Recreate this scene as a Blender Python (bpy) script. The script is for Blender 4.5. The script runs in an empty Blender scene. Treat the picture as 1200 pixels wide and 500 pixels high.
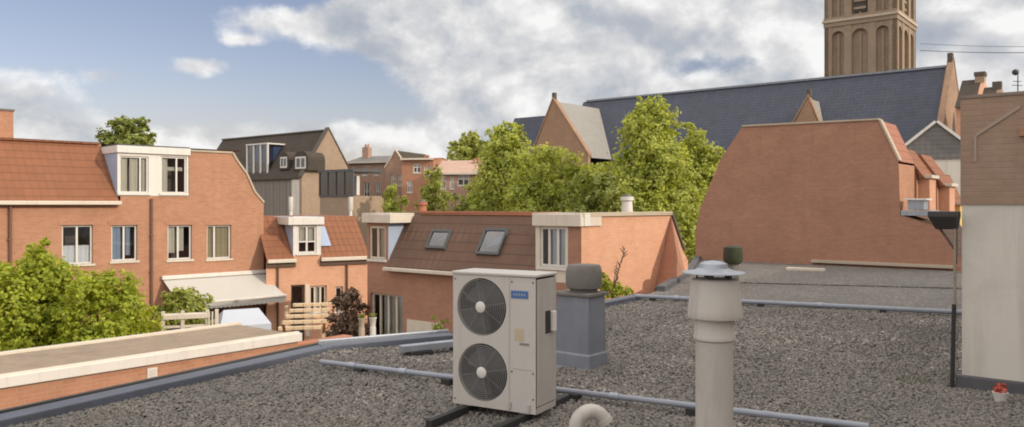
import bpy, bmesh, math, random
import numpy as np
from mathutils import Vector

R = math.radians
rng = random.Random(7)
nrng = np.random.default_rng(11)
scn = bpy.context.scene
col = scn.collection

# ------------------------------------------------------------------ camera, light, exposure
F, H = 940.0, 5.6                     # focal length in photo pixels, eye height above the street
cam_d = bpy.data.cameras.new('camera')
cam_d.sensor_width = 36
cam_d.lens = 36 * F / 1200
cam_d.shift_y = -10 / 1200
cam_d.clip_end = 3000
cam = bpy.data.objects.new('camera', cam_d)
cam.location = (0, 0, H)
cam.rotation_euler = (R(90), 0, 0)
col.objects.link(cam)
scn.camera = cam

SUN_AZ, SUN_EL = R(118), R(24)        # azimuth clockwise from +Y
SKY_STRENGTH, SUN_STRENGTH, EXPOSURE = 0.15, 2.4, 0.15
sun_dir = Vector((math.sin(SUN_AZ) * math.cos(SUN_EL), math.cos(SUN_AZ) * math.cos(SUN_EL), math.sin(SUN_EL)))
sd = bpy.data.lights.new('sun', 'SUN')
sd.energy = SUN_STRENGTH
sd.angle = R(0.6)
sd.color = (1.0, 0.87, 0.70)
so = bpy.data.objects.new('sun', sd)
so.rotation_euler = sun_dir.to_track_quat('Z', 'Y').to_euler()
so.location = (60, 0, 60)
col.objects.link(so)

scn.view_settings.view_transform = 'Standard'
scn.view_settings.look = 'None'
scn.view_settings.gamma = 1
scn.view_settings.use_curve_mapping = False
scn.view_settings.exposure = EXPOSURE
scn.cycles.max_bounces = 8
scn.cycles.transparent_max_bounces = 12
scn.cycles.filter_width = 1.9


class NT:
    """small helper to wire shader nodes"""
    def __init__(s, tree):
        s.t = tree
        s.n = tree.nodes
        s.n.clear()

    def new(s, typ, **kw):
        nd = s.n.new(typ)
        for k, v in kw.items():
            setattr(nd, k, v)
        return nd

    def put(s, sock, v):
        if v is None:
            return
        if hasattr(v, 'is_output') or isinstance(v, bpy.types.NodeSocket):
            s.t.links.new(v, sock)
        else:
            sock.default_value = v

    def math(s, op, a, b=None, c=None, clamp=False):
        nd = s.new('ShaderNodeMath', operation=op, use_clamp=clamp)
        for i, v in enumerate((a, b, c)):
            s.put(nd.inputs[i], v)
        return nd.outputs[0]

    def mix(s, fac, a, b, blend='MIX'):
        nd = s.new('ShaderNodeMix', data_type='RGBA', blend_type=blend)
        s.put(nd.inputs[0], fac)
        s.put(nd.inputs[6], a)
        s.put(nd.inputs[7], b)
        return nd.outputs[2]

    def noise(s, vec, scale, detail=4, rough=0.55, dist=0.0, dims='3D'):
        nd = s.new('ShaderNodeTexNoise', noise_dimensions=dims)
        s.put(nd.inputs['Vector'], vec)
        nd.inputs['Scale'].default_value = scale
        nd.inputs['Detail'].default_value = detail
        nd.inputs['Roughness'].default_value = rough
        nd.inputs['Distortion'].default_value = dist
        return nd.outputs[0]

    def ramp(s, fac, stops):
        nd = s.new('ShaderNodeValToRGB')
        s.put(nd.inputs[0], fac)
        e = nd.color_ramp.elements
        while len(e) < len(stops):
            e.new(0.5)
        for el, (p, c) in zip(e, stops):
            el.position = p
            el.color = c if len(c) == 4 else (*c, 1)
        return nd.outputs[0]

    def smooth(s, v, a, b):
        nd = s.new('ShaderNodeMapRange', interpolation_type='SMOOTHSTEP')
        s.put(nd.inputs[0], v)
        nd.inputs[1].default_value = a
        nd.inputs[2].default_value = b
        return nd.outputs[0]


# ------------------------------------------------------------------ sky with cumulus clouds
world = bpy.data.worlds.new('World')
scn.world = world
world.use_nodes = True
w = NT(world.node_tree)
sky = w.new('ShaderNodeTexSky', sky_type='NISHITA', sun_disc=False)
sky.sun_elevation = SUN_EL
sky.sun_rotation = SUN_AZ
sky.air_density = 1.0
sky.dust_density = 0.6
sky.ozone_density = 1.6
tc = w.new('ShaderNodeTexCoord')
nrm = w.new('ShaderNodeVectorMath', operation='NORMALIZE')
w.put(nrm.inputs[0], tc.outputs['Generated'])
sep = w.new('ShaderNodeSeparateXYZ')
w.put(sep.inputs[0], nrm.outputs[0])
az = w.math('MULTIPLY', w.math('ARCTAN2', sep.outputs[0], sep.outputs[1]), 180 / math.pi)
el = w.math('MULTIPLY', w.math('ARCSINE', sep.outputs[2]), 180 / math.pi)
cv = w.new('ShaderNodeCombineXYZ')
w.put(cv.inputs[0], az)
w.put(cv.inputs[1], w.math('MULTIPLY', el, 1.3))
CV = cv.outputs[0]
wx = w.noise(CV, 0.22, 3, 0.6)
wz = w.noise(CV, 0.31, 3, 0.6)
az2 = w.math('ADD', az, w.math('MULTIPLY', w.math('SUBTRACT', wx, 0.5), 2.6))
el2 = w.math('ADD', el, w.math('MULTIPLY', w.math('SUBTRACT', wz, 0.5), 1.3))


def blob(a, e, ra, re, k=1.0):
    dx = w.math('DIVIDE', w.math('SUBTRACT', az2, a), ra)
    dy = w.math('DIVIDE', w.math('SUBTRACT', el2, e), re)
    d2 = w.math('ADD', w.math('MULTIPLY', dx, dx), w.math('MULTIPLY', dy, dy))
    return w.math('MULTIPLY', w.math('POWER', 2.718, w.math('MULTIPLY', d2, -1.0)), k)


def total(items):
    acc = items[0]
    for i in items[1:]:
        acc = w.math('ADD', acc, i)
    return acc


big = w.smooth(w.math('ADD', az2, w.math('MULTIPLY', el2, 0.45)), -7.5, -1.0)
mask = total([
    w.math('MULTIPLY', big, 0.95),
    blob(-21.2, 9.1, 2.2, 0.95, 0.85), blob(-18.6, 11.0, 1.6, 0.5, 0.6),
    blob(-16.0, 12.4, 5.5, 1.1, 0.7), blob(-11.5, 11.2, 4.0, 1.6, 0.55), blob(-26.9, 8.2, 1.5, 0.6, 0.45),
    blob(-32.5, 6.6, 5.0, 1.9, 0.72), blob(-27, 4.3, 9.0, 1.3, 0.6), blob(-12, 5.0, 7.0, 1.0, 0.75),
    blob(-9.0, 13.6, 4.5, 2.0, 0.75), blob(-17, 3.0, 12, 1.2, 0.5),
    blob(13.6, 9.5, 4.6, 1.0, -0.62), blob(12.5, 7.0, 5.0, 0.9, 0.5), blob(-5.5, 5.5, 2.2, 2.4, -0.25), blob(5, 13.9, 6, 0.9, -0.2), blob(-8.5, 13.1, 2.0, 1.0, -0.5), blob(27.5, 9.4, 2.2, 0.5, -0.25),
    blob(70, 25, 30, 16, 0.7), blob(-75, 28, 26, 12, 0.7), blob(150, 30, 40, 15, 0.8), blob(-5, 40, 30, 9, 0.7)])
fb = w.noise(CV, 0.17, 9, 0.52, 0.15)
fb2 = w.noise(CV, 0.75, 6, 0.6, 0.2)
fbb = w.math('ADD', w.math('MULTIPLY', w.math('SUBTRACT', fb, 0.5), 0.9), w.math('MULTIPLY', w.math('SUBTRACT', fb2, 0.5), 0.45))
dens = w.smooth(w.math('ADD', mask, fbb), 0.30, 0.74)
# body shading of the clouds: lit heaps against grey undersides, both measured in the sky's own angles
off = w.new('ShaderNodeVectorMath', operation='ADD')
w.put(off.inputs[0], CV)
off.inputs[1].default_value = (0.9, 2.0, 0)
fbo = w.noise(off.outputs[0], 0.17, 9, 0.52, 0.15)
relief = w.math('MULTIPLY', w.math('SUBTRACT', fb, fbo), 2.2)
patch = w.noise(CV, 0.10, 6, 0.6)
thick = w.smooth(w.math('ADD', mask, w.math('MULTIPLY', w.math('SUBTRACT', fb, 0.5), 0.7)), 0.45, 1.25)
lum = w.math('ADD', w.math('ADD', 0.86, relief), w.math('MULTIPLY', w.math('SUBTRACT', patch, 0.52), 1.7))
lum = w.math('SUBTRACT', lum, w.math('MULTIPLY', thick, 0.20), clamp=True)
ccol = w.ramp(lum, [(0.0, (2.35, 2.6, 3.05)), (0.35, (2.9, 3.1, 3.4)), (0.7, (4.3, 4.3, 4.35)), (1.0, (5.8, 5.75, 5.7))])
low = w.smooth(el, 9.0, 0.0)
pale = w.mix(w.math('MULTIPLY', low, 0.45), sky.outputs[0], (3.2, 3.45, 3.7, 1))
sky_tint = w.mix(1.0, pale, (0.80, 0.64, 0.635, 1), 'MULTIPLY')
allsky = w.mix(w.math('MULTIPLY', dens, 0.97), sky_tint, ccol)
# unseen brightness added overhead and behind the viewer to fill shade, broken like cloud
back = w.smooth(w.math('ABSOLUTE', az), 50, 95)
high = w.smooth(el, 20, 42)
shade_fill = w.math('MULTIPLY', w.math('MAXIMUM', back, high), w.smooth(w.noise(CV, 0.06, 6, 0.6), 0.30, 0.62))
shade_fill = w.math('MULTIPLY', shade_fill, w.smooth(el, 2, 12))
allsky = w.mix(shade_fill, allsky, (12.6, 11.7, 10.8, 1))
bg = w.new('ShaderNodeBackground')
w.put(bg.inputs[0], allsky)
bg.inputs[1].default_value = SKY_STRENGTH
wo = w.new('ShaderNodeOutputWorld')
w.put(wo.inputs[0], bg.outputs[0])


# ------------------------------------------------------------------ materials
def base_mat(name):
    m = bpy.data.materials.new(name)
    m.use_nodes = True
    t = NT(m.node_tree)
    b = t.new('ShaderNodeBsdfPrincipled')
    o = t.new('ShaderNodeOutputMaterial')
    t.put(o.inputs[0], b.outputs[0])
    return m, t, b, o


def c4(c, k=1.0):
    return (c[0] * k, c[1] * k, c[2] * k, 1)


def plain(name, c, rough=0.6, metal=0.0, var=0.12, scale=6.0, dirt=0.0, bump=0.0, dirtcol=(0.12, 0.10, 0.08), streak=0.0):
    m, t, b, o = base_mat(name)
    g = t.new('ShaderNodeNewGeometry').outputs['Position']
    n = t.noise(g, scale, 5, 0.6)
    cc = t.mix(n, c4(c, 1 - var), c4(c, 1 + var))
    if dirt:
        n2 = t.noise(g, scale * 0.45, 7, 0.68, 0.4)
        cc = t.mix(t.math('MULTIPLY', t.smooth(n2, 0.5, 0.74), dirt), cc, c4(dirtcol))
    if streak:
        mp = t.new('ShaderNodeMapping')
        t.put(mp.inputs[0], g)
        mp.inputs['Scale'].default_value = (1, 1, 0.09)
        n3 = t.noise(mp.outputs[0], scale * 2.2, 6, 0.65, 0.2)
        cc = t.mix(t.math('MULTIPLY', t.smooth(n3, 0.48, 0.72), streak), cc, c4(dirtcol))
    t.put(b.inputs['Base Color'], cc)
    t.put(b.inputs['Roughness'], t.math('ADD', rough - 0.08, t.math('MULTIPLY', n, 0.16), clamp=True))
    b.inputs['Metallic'].default_value = metal
    if bump:
        bn = t.new('ShaderNodeBump')
        bn.inputs['Distance'].default_value = bump
        bn.inputs['Strength'].default_value = 0.6
        t.put(bn.inputs['Height'], t.noise(g, scale * 4, 4, 0.6))
        t.put(b.inputs['Normal'], bn.outputs[0])
    return m


def brick(name, c1, c2, mortar, grime=0.25, patchy=0.22, bw=0.21, rh=0.066, grimecol=None):
    m, t, b, o = base_mat(name)
    uv = t.new('ShaderNodeUVMap').outputs[0]
    g = t.new('ShaderNodeNewGeometry').outputs['Position']
    br = t.new('ShaderNodeTexBrick')
    t.put(br.inputs['Vector'], uv)
    br.inputs['Scale'].default_value = 1
    br.inputs['Brick Width'].default_value = bw
    br.inputs['Row Height'].default_value = rh
    br.inputs['Mortar Size'].default_value = 0.007
    br.inputs['Mortar Smooth'].default_value = 0.3
    br.inputs['Color1'].default_value = c4(c1)
    br.inputs['Color2'].default_value = c4(c2)
    br.inputs['Mortar'].default_value = c4(mortar)
    n1 = t.noise(g, 0.55, 6, 0.62, 0.3)
    n2 = t.noise(g, 7.0, 4, 0.65)
    mp = t.new('ShaderNodeMapping')
    t.put(mp.inputs[0], uv)
    mp.inputs['Scale'].default_value = (2.2, 0.22, 1)
    n3 = t.noise(mp.outputs[0], 1.2, 5, 0.65)
    nb = t.noise(uv, 1.7, 3, 0.5)
    k = t.math('ADD', 1 - patchy * 0.65 - 0.24, t.math('ADD', t.math('MULTIPLY', n1, patchy * 1.3), t.math('ADD', t.math('MULTIPLY', n2, 0.24), t.math('MULTIPLY', nb, 0.24))))
    kc = t.new('ShaderNodeCombineColor')
    for i in range(3):
        t.put(kc.inputs[i], k)
    cc = t.mix(1.0, br.outputs[0], kc.outputs[0], 'MULTIPLY')
    gc = grimecol or (c1[0] * 0.45, c1[1] * 0.5, c1[2] * 0.55)
    cc = t.mix(t.math('MULTIPLY', t.smooth(n3, 0.5, 0.78), grime), cc, c4(gc))
    n5 = t.noise(g, 0.9, 7, 0.7, 0.8)
    cc = t.mix(t.math('MULTIPLY', t.smooth(n5, 0.56, 0.72), 0.22), cc, c4((c1[0] * 1.15 + .06, c1[1] * 1.3 + .06, c1[2] * 1.4 + .06)))
    t.put(b.inputs['Base Color'], cc)
    b.inputs['Roughness'].default_value = 0.9
    bn = t.new('ShaderNodeBump')
    bn.inputs['Distance'].default_value = 0.008
    bn.inputs['Strength'].default_value = 0.7
    t.put(bn.inputs['Height'], t.math('SUBTRACT', t.math('MULTIPLY', n2, 0.5), br.outputs['Fac']))
    t.put(b.inputs['Normal'], bn.outputs[0])
    return m


def tiles(name, c, tw=0.24, th=0.32, depth=0.035, var=0.35, moss=0.15, rough=0.75, spec=0.4):
    m, t, b, o = base_mat(name)
    uv = t.new('ShaderNodeUVMap').outputs[0]
    g = t.new('ShaderNodeNewGeometry').outputs['Position']
    s = t.new('ShaderNodeSeparateXYZ')
    t.put(s.inputs[0], uv)
    ru = t.math('DIVIDE', s.outputs[0], tw)
    rv = t.math('DIVIDE', s.outputs[1], th)
    cell = t.new('ShaderNodeCombineXYZ')
    t.put(cell.inputs[0], t.math('FLOOR', ru))
    t.put(cell.inputs[1], t.math('FLOOR', rv))
    wn = t.new('ShaderNodeTexWhiteNoise', noise_dimensions='2D')
    t.put(wn.inputs['Vector'], cell.outputs[0])
    n1 = t.noise(g, 0.8, 6, 0.65, 0.4)
    k = t.math('ADD', 1 - var * 0.5, t.math('ADD', t.math('MULTIPLY', wn.outputs[0], var * 0.3), t.math('MULTIPLY', n1, var * 0.9)))
    kc = t.new('ShaderNodeCombineColor')
    for i in range(3):
        t.put(kc.inputs[i], k)
    cc = t.mix(1.0, c4(c), kc.outputs[0], 'MULTIPLY')
    n4 = t.noise(g, 2.4, 6, 0.7)
    cc = t.mix(t.math('MULTIPLY', t.smooth(n4, 0.52, 0.75), moss), cc, c4((c[0] * 0.45 + 0.02, c[1] * 0.6 + 0.02, c[2] * 0.6 + 0.01)))
    fv = t.math('FRACT', rv)
    gap = t.smooth(fv, 0.0, 0.10)
    cc = t.mix(gap, c4((c[0] * 0.4, c[1] * 0.4, c[2] * 0.4)), cc)
    t.put(b.inputs['Base Color'], cc)
    b.inputs['Roughness'].default_value = rough
    b.inputs['Specular IOR Level'].default_value = spec
    wave = t.math('SINE', t.math('MULTIPLY', ru, 2 * math.pi))
    hgt = t.math('ADD', t.math('MULTIPLY', t.math('SUBTRACT', 1.0, fv), 0.7), t.math('MULTIPLY', wave, 0.3))
    bn = t.new('ShaderNodeBump')
    bn.inputs['Distance'].default_value = depth
    bn.inputs['Strength'].default_value = 0.8
    t.put(bn.inputs['Height'], hgt)
    t.put(b.inputs['Normal'], bn.outputs[0])
    return m


def foliage(name, c_dark, c_light, trans=0.35):
    m, t, b, o = base_mat(name)
    gm = t.new('ShaderNodeNewGeometry')
    n = t.noise(gm.outputs['Position'], 0.9, 3, 0.5)
    f = t.math('ADD', t.math('MULTIPLY', gm.outputs['Random Per Island'], 0.65), t.math('MULTIPLY', n, 0.5), clamp=True)
    cc = t.ramp(f, [(0.05, c_dark), (0.55, tuple((a + d) / 2 for a, d in zip(c_dark, c_light))), (0.95, c_light)])
    t.put(b.inputs['Base Color'], cc)
    b.inputs['Roughness'].default_value = 0.55
    b.inputs['Specular IOR Level'].default_value = 0.3
    tr = t.new('ShaderNodeBsdfTranslucent')
    t.put(tr.inputs[0], t.mix(1.0, cc, (1.25, 1.15, 0.5, 1), 'MULTIPLY'))
    mx = t.new('ShaderNodeMixShader')
    mx.inputs[0].default_value = trans
    t.put(mx.inputs[1], b.outputs[0])
    t.put(mx.inputs[2], tr.outputs[0])
    t.put(o.inputs[0], mx.outputs[0])
    return m


def glass_mat(name, tint=(0.55, 0.6, 0.62), refl=0.12):
    m, t, b, o = base_mat(name)
    tr = t.new('ShaderNodeBsdfTransparent')
    tr.inputs[0].default_value = c4(tint)
    gl = t.new('ShaderNodeBsdfGlossy')
    gl.inputs['Roughness'].default_value = 0.03
    fr = t.new('ShaderNodeFresnel')
    fr.inputs[0].default_value = 1.5
    f = t.math('ADD', fr.outputs[0], refl, clamp=True)
    mx = t.new('ShaderNodeMixShader')
    t.put(mx.inputs[0], f)
    t.put(mx.inputs[1], tr.outputs[0])
    t.put(mx.inputs[2], gl.outputs[0])
    t.put(o.inputs[0], mx.outputs[0])
    return m


def gravel_mat(name, cols, scale=38, bump=0.02):
    m, t, b, o = base_mat(name)
    g = t.new('ShaderNodeNewGeometry').outputs['Position']
    v = t.new('ShaderNodeTexVoronoi')
    t.put(v.inputs['Vector'], g)
    v.inputs['Scale'].default_value = scale
    s = t.new('ShaderNodeSeparateColor')
    t.put(s.inputs[0], v.outputs['Color'])
    cc = t.ramp(s.outputs[0], cols)
    n = t.noise(g, 0.6, 6, 0.65)
    cc = t.mix(t.math('MULTIPLY', t.smooth(n, 0.4, 0.7), 0.4), cc, c4((0.10, 0.095, 0.09)))
    t.put(b.inputs['Base Color'], cc)
    b.inputs['Roughness'].default_value = 0.9
    bn = t.new('ShaderNodeBump')
    bn.inputs['Distance'].default_value = bump
    t.put(bn.inputs['Height'], t.math('SUBTRACT', 1.0, v.outputs['Distance']))
    t.put(b.inputs['Normal'], bn.outputs[0])
    return m


def pebble_mat(name):
    m, t, b, o = base_mat(name)
    gm = t.new('ShaderNodeNewGeometry')
    n = t.noise(gm.outputs['Position'], 0.7, 5, 0.6)
    f = t.math('ADD', gm.outputs['Random Per Island'], t.math('MULTIPLY', t.math('SUBTRACT', n, 0.5), 0.5), clamp=True)
    big = t.noise(gm.outputs['Position'], 0.32, 7, 0.68, 0.6)
    f = t.math('MULTIPLY', f, t.math('ADD', 0.62, t.math('MULTIPLY', t.smooth(big, 0.36, 0.6), 0.42)))
    cc = t.ramp(f, [(0.0, (0.115, 0.107, 0.098)), (0.35, (0.155, 0.143, 0.13)), (0.62, (0.205, 0.188, 0.17)),
                    (0.84, (0.235, 0.205, 0.18)), (0.95, (0.29, 0.265, 0.235)), (1.0, (0.39, 0.365, 0.335))])
    moss = t.noise(gm.outputs['Position'], 1.1, 6, 0.7, 0.5)
    cc = t.mix(t.math('MULTIPLY', t.smooth(moss, 0.58, 0.74), 0.55), cc, (0.105, 0.098, 0.055, 1))
    t.put(b.inputs['Base Color'], cc)
    b.inputs['Roughness'].default_value = 0.75
    return m


def planks(name, c, w_=0.14, axis=0, var=0.4):
    m, t, b, o = base_mat(name)
    uv = t.new('ShaderNodeUVMap').outputs[0]
    s = t.new('ShaderNodeSeparateXYZ')
    t.put(s.inputs[0], uv)
    r = t.math('DIVIDE', s.outputs[axis], w_)
    wn = t.new('ShaderNodeTexWhiteNoise', noise_dimensions='1D')
    t.put(wn.inputs['W'], t.math('FLOOR', r))
    g = t.new('ShaderNodeNewGeometry').outputs['Position']
    n = t.noise(g, 5, 5, 0.65, 0.5)
    k = t.math('ADD', t.math('MULTIPLY', wn.outputs[0], 0.6), t.math('MULTIPLY', n, 0.5))
    cc = t.mix(k, c4(c, 1 - var), c4(c, 1 + var))
    cc = t.mix(t.smooth(t.math('FRACT', r), 0.0, 0.12), c4(c, 0.25), cc)
    t.put(b.inputs['Base Color'], cc)
    b.inputs['Roughness'].default_value = 0.8
    return m


M = {}
M['brick_orange'] = brick('orange_brick', (0.46, 0.225, 0.135), (0.40, 0.185, 0.108), (0.42, 0.29, 0.20), 0.2, 0.2)
M['brick_salmon'] = brick('salmon_brick', (0.66, 0.355, 0.225), (0.62, 0.325, 0.20), (0.56, 0.36, 0.25), 0.15, 0.18)
M['brick_brown'] = brick('shadow_fin_brown_brick', (0.39, 0.20, 0.130), (0.345, 0.170, 0.110), (0.35, 0.22, 0.16), 0.22, 0.2)
M['brick_umber'] = brick('umber_brick', (0.325, 0.225, 0.162), (0.30, 0.205, 0.148), (0.32, 0.23, 0.17), 0.35, 0.3)
M['brick_row'] = brick('old_red_brick', (0.43, 0.26, 0.185), (0.36, 0.21, 0.155), (0.42, 0.33, 0.26), 0.4, 0.35)
M['brick_church'] = brick('church_brick', (0.36, 0.225, 0.14), (0.29, 0.175, 0.11), (0.34, 0.26, 0.19), 0.35, 0.3, 0.26, 0.08)
M['brick_tower'] = brick('tower_brick', (0.315, 0.235, 0.165), (0.26, 0.19, 0.132), (0.31, 0.25, 0.19), 0.4, 0.3, 0.3, 0.09)
M['brick_beige'] = brick('beige_brick', (0.36, 0.255, 0.175), (0.30, 0.21, 0.145), (0.38, 0.32, 0.25), 0.3, 0.25)
M['tile_orange'] = tiles('orange_clay_tiles', (0.225, 0.092, 0.046), 0.24, 0.34, 0.05)
M['tile_brown'] = tiles('brown_clay_tiles', (0.130, 0.075, 0.050), 0.24, 0.30, 0.03)
M['tile_red'] = tiles('red_clay_tiles', (0.32, 0.135, 0.085), 0.24, 0.30, 0.03)
M['tile_pale'] = tiles('sun_bleached_tiles', (0.46, 0.31, 0.24), 0.24, 0.30, 0.03)
M['slate'] = tiles('blue_black_slates', (0.050, 0.057, 0.082), 0.45, 0.4, 0.03, 0.6, 0.35, 0.6, 0.35)
M['slate_sunlit'] = tiles('sunlit_pale_slates', (0.27, 0.262, 0.245), 0.35, 0.3, 0.012, 0.3, 0.35, 0.6, 0.4)  # church slates in a paler colour that paints in their sunlit sheen
M['slate_grey'] = tiles('mid_grey_slates', (0.15, 0.145, 0.14), 0.3, 0.24, 0.015, 0.3, 0.15, 0.7)
M['slate_dark'] = tiles('dark_slates', (0.075, 0.064, 0.054), 0.3, 0.24, 0.015, 0.5, 0.4, 0.85, 0.1)
M['white'] = plain('white_paint', (0.66, 0.64, 0.60), 0.45, 0, 0.05, 3, 0.25, dirtcol=(0.42, 0.37, 0.30), streak=0.30)
M['cream'] = plain('cream_paint', (0.62, 0.56, 0.47), 0.5, 0, 0.06, 3, 0.3, dirtcol=(0.40, 0.33, 0.25), streak=0.30)
M['sheet_blue'] = plain('pale_blue_panel', (0.34, 0.42, 0.56), 0.5, 0, 0.08, 3, 0.2, dirtcol=(0.3, 0.33, 0.38))
M['wood_frame'] = plain('dark_brown_paint', (0.10, 0.055, 0.035), 0.5)
M['curtain'] = plain('curtain_cloth', (0.68, 0.63, 0.55), 0.9, 0, 0.1, 9)
M['curtain_tan'] = plain('tan_blind', (0.48, 0.40, 0.28), 0.9, 0, 0.1, 9)
M['curtain_white'] = plain('white_net_curtain', (0.82, 0.84, 0.88), 0.9, 0, 0.06, 9)
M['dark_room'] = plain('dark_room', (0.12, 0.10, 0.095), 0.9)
M['glass'] = glass_mat('window_glass', (0.82, 0.86, 0.87), 0.10)
M['glass_sky'] = glass_mat('roof_glass', (0.35, 0.42, 0.55), 0.14)
M['lead'] = plain('lead_sheet', (0.215, 0.235, 0.275), 0.5, 0.25, 0.2, 3.5, 0.45, 0.004, (0.14, 0.14, 0.15), streak=0.45)
M['zinc'] = plain('zinc_sheet', (0.33, 0.36, 0.41), 0.42, 0.4, 0.2, 5, 0.5, dirtcol=(0.2, 0.2, 0.22), streak=0.30)
M['concrete'] = plain('weathered_concrete', (0.17, 0.16, 0.146), 0.9, 0, 0.25, 8, 0.6, 0.006, (0.07, 0.07, 0.055))
M['bitumen'] = plain('bitumen_felt', (0.085, 0.088, 0.098), 0.75, 0, 0.3, 5, 0.5, 0.004, (0.15, 0.145, 0.14))
M['bitumen_blue'] = plain('blue_grey_felt', (0.10, 0.112, 0.145), 0.6, 0, 0.25, 4, 0.5, 0.004, (0.06, 0.065, 0.08))
M['pvc'] = plain('grey_beige_plastic', (0.47, 0.445, 0.41), 0.5, 0, 0.07, 5, 0.3, dirtcol=(0.30, 0.275, 0.245), streak=0.50)
M['pipe_grey'] = plain('grey_plastic_pipe', (0.26, 0.285, 0.335), 0.45, 0, 0.12, 6, 0.35, dirtcol=(0.2, 0.2, 0.21))
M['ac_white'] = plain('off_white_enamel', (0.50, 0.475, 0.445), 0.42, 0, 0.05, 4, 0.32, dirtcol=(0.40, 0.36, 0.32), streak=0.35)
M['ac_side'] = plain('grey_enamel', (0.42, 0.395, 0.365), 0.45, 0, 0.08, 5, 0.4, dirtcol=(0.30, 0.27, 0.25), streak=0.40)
M['ac_dark'] = plain('dark_fan_plastic', (0.075, 0.078, 0.082), 0.5, 0, 0.2)
M['ac_wire'] = plain('grey_wire', (0.22, 0.215, 0.21), 0.5, 0.2, 0.1)
M['blue_badge'] = plain('blue_badge', (0.06, 0.14, 0.34), 0.4)
M['black_rubber'] = plain('black_rubber', (0.025, 0.025, 0.025), 0.7)
M['black_metal'] = plain('black_metal', (0.05, 0.048, 0.046), 0.5, 0.3)
M['render_white'] = plain('off_white_render', (0.60, 0.57, 0.515), 0.9, 0, 0.07, 1.6, 0.35, 0.006, (0.38, 0.345, 0.30), streak=0.45)
M['canvas'] = plain('pale_canvas', (0.50, 0.485, 0.455), 0.85, 0, 0.05, 2, 0.2, dirtcol=(0.48, 0.44, 0.39), streak=0.25)
M['canvas_white'] = plain('white_canvas', (0.46, 0.50, 0.57), 0.85, 0, 0.05, 2)
M['wood_pale'] = planks('pale_wood', (0.60, 0.46, 0.30), 0.2, 0, 0.2)
M['wood_grey'] = planks('weathered_boards', (0.20, 0.175, 0.15), 0.15, 0, 0.4)
M['roof_felt_tan'] = plain('tan_mineral_felt', (0.27, 0.21, 0.155), 0.95, 0, 0.3, 4, 0.55, 0.01, (0.14, 0.115, 0.09))
M['roof_bare'] = gravel_mat('fine_worn_grit', [(0, (0.10, 0.095, 0.088)), (0.5, (0.15, 0.14, 0.13)), (0.85, (0.20, 0.185, 0.17)), (1, (0.32, 0.30, 0.27))], 24, 0.02)
M['bark'] = plain('bark', (0.12, 0.095, 0.07), 0.95, 0, 0.3, 8, 0.3, 0.02)
M['leaf_bright'] = foliage('lime_green_leaves', (0.165, 0.21, 0.05), (0.65, 0.71, 0.19), 0.5)
M['leaf_mid'] = foliage('mid_green_leaves', (0.15, 0.19, 0.048), (0.58, 0.63, 0.18), 0.48)
M['leaf_dark'] = foliage('dark_green_leaves', (0.11, 0.14, 0.04), (0.40, 0.45, 0.13), 0.45)
M['leaf_yellow'] = foliage('yellow_green_leaves', (0.15, 0.20, 0.02), (0.56, 0.63, 0.09), 0.5)
M['leaf_brown'] = foliage('brown_twigs', (0.09, 0.062, 0.045), (0.24, 0.165, 0.115), 0.2)
M['gravel_bed'] = gravel_mat('gravel_bed', [(0, (0.08, 0.075, 0.07)), (0.5, (0.17, 0.16, 0.15)), (0.85, (0.26, 0.24, 0.22)), (1, (0.4, 0.38, 0.35))])
M['pebble'] = pebble_mat('pebbles')
M['terracotta'] = plain('terracotta', (0.40, 0.16, 0.09), 0.85, 0, 0.2, 6, 0.3)
M['asphalt'] = plain('ground_paving', (0.16, 0.14, 0.12), 0.95, 0, 0.3, 0.8, 0.4)
M['grass'] = plain('garden_ground', (0.07, 0.09, 0.03), 0.95, 0, 0.4, 1.2, 0.4)
M['gold'] = plain('yellow_trim', (0.7, 0.48, 0.16), 0.6)
M['red_plastic'] = plain('red_plastic', (0.5, 0.09, 0.05), 0.5)
M['stone_dark'] = plain('dark_stone', (0.10, 0.085, 0.07), 0.9, 0, 0.3)
M['stone_pale'] = plain('pale_stone', (0.46, 0.39, 0.30), 0.9, 0, 0.15, 1, 0.3)
M['grille_dark'] = plain('dark_louvre', (0.06, 0.05, 0.045), 0.8)


# ------------------------------------------------------------------ geometry helpers
class Fr:
    """a vertical plane: t runs along it, o sticks out of it towards the viewer's side, z is up"""
    def __init__(s, x, y, ang):
        s.x, s.y = x, y
        s.dx, s.dy = math.cos(R(ang)), math.sin(R(ang))
        s.nx, s.ny = s.dy, -s.dx

    def p(s, t, o, z):
        return (s.x + s.dx * t + s.nx * o, s.y + s.dy * t + s.ny * o, z)

    def t(s, u, o=0.0):
        k = (u - 600) / F
        return (k * (s.y + s.ny * o) - (s.x + s.nx * o)) / (s.dx - k * s.dy)

    def z(s, u, v, o=0.0):
        t = s.t(u, o)
        return H + (240 - v) / F * (s.y + s.dy * t + s.ny * o)

    def tz(s, u, v, o=0.0):
        return s.t(u, o), s.z(u, v, o)

    def sub(s, t, o, dang=0.0):
        x, y, _ = s.p(t, o, 0)
        return Fr(x, y, math.degrees(math.atan2(s.dy, s.dx)) + dang)


WF = Fr(0, 0, 0)                       # world-aligned frame: t = x, o = -y


def at(u, v, Y):
    return ((u - 600) / F * Y, Y, H + (240 - v) / F * Y)


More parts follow.
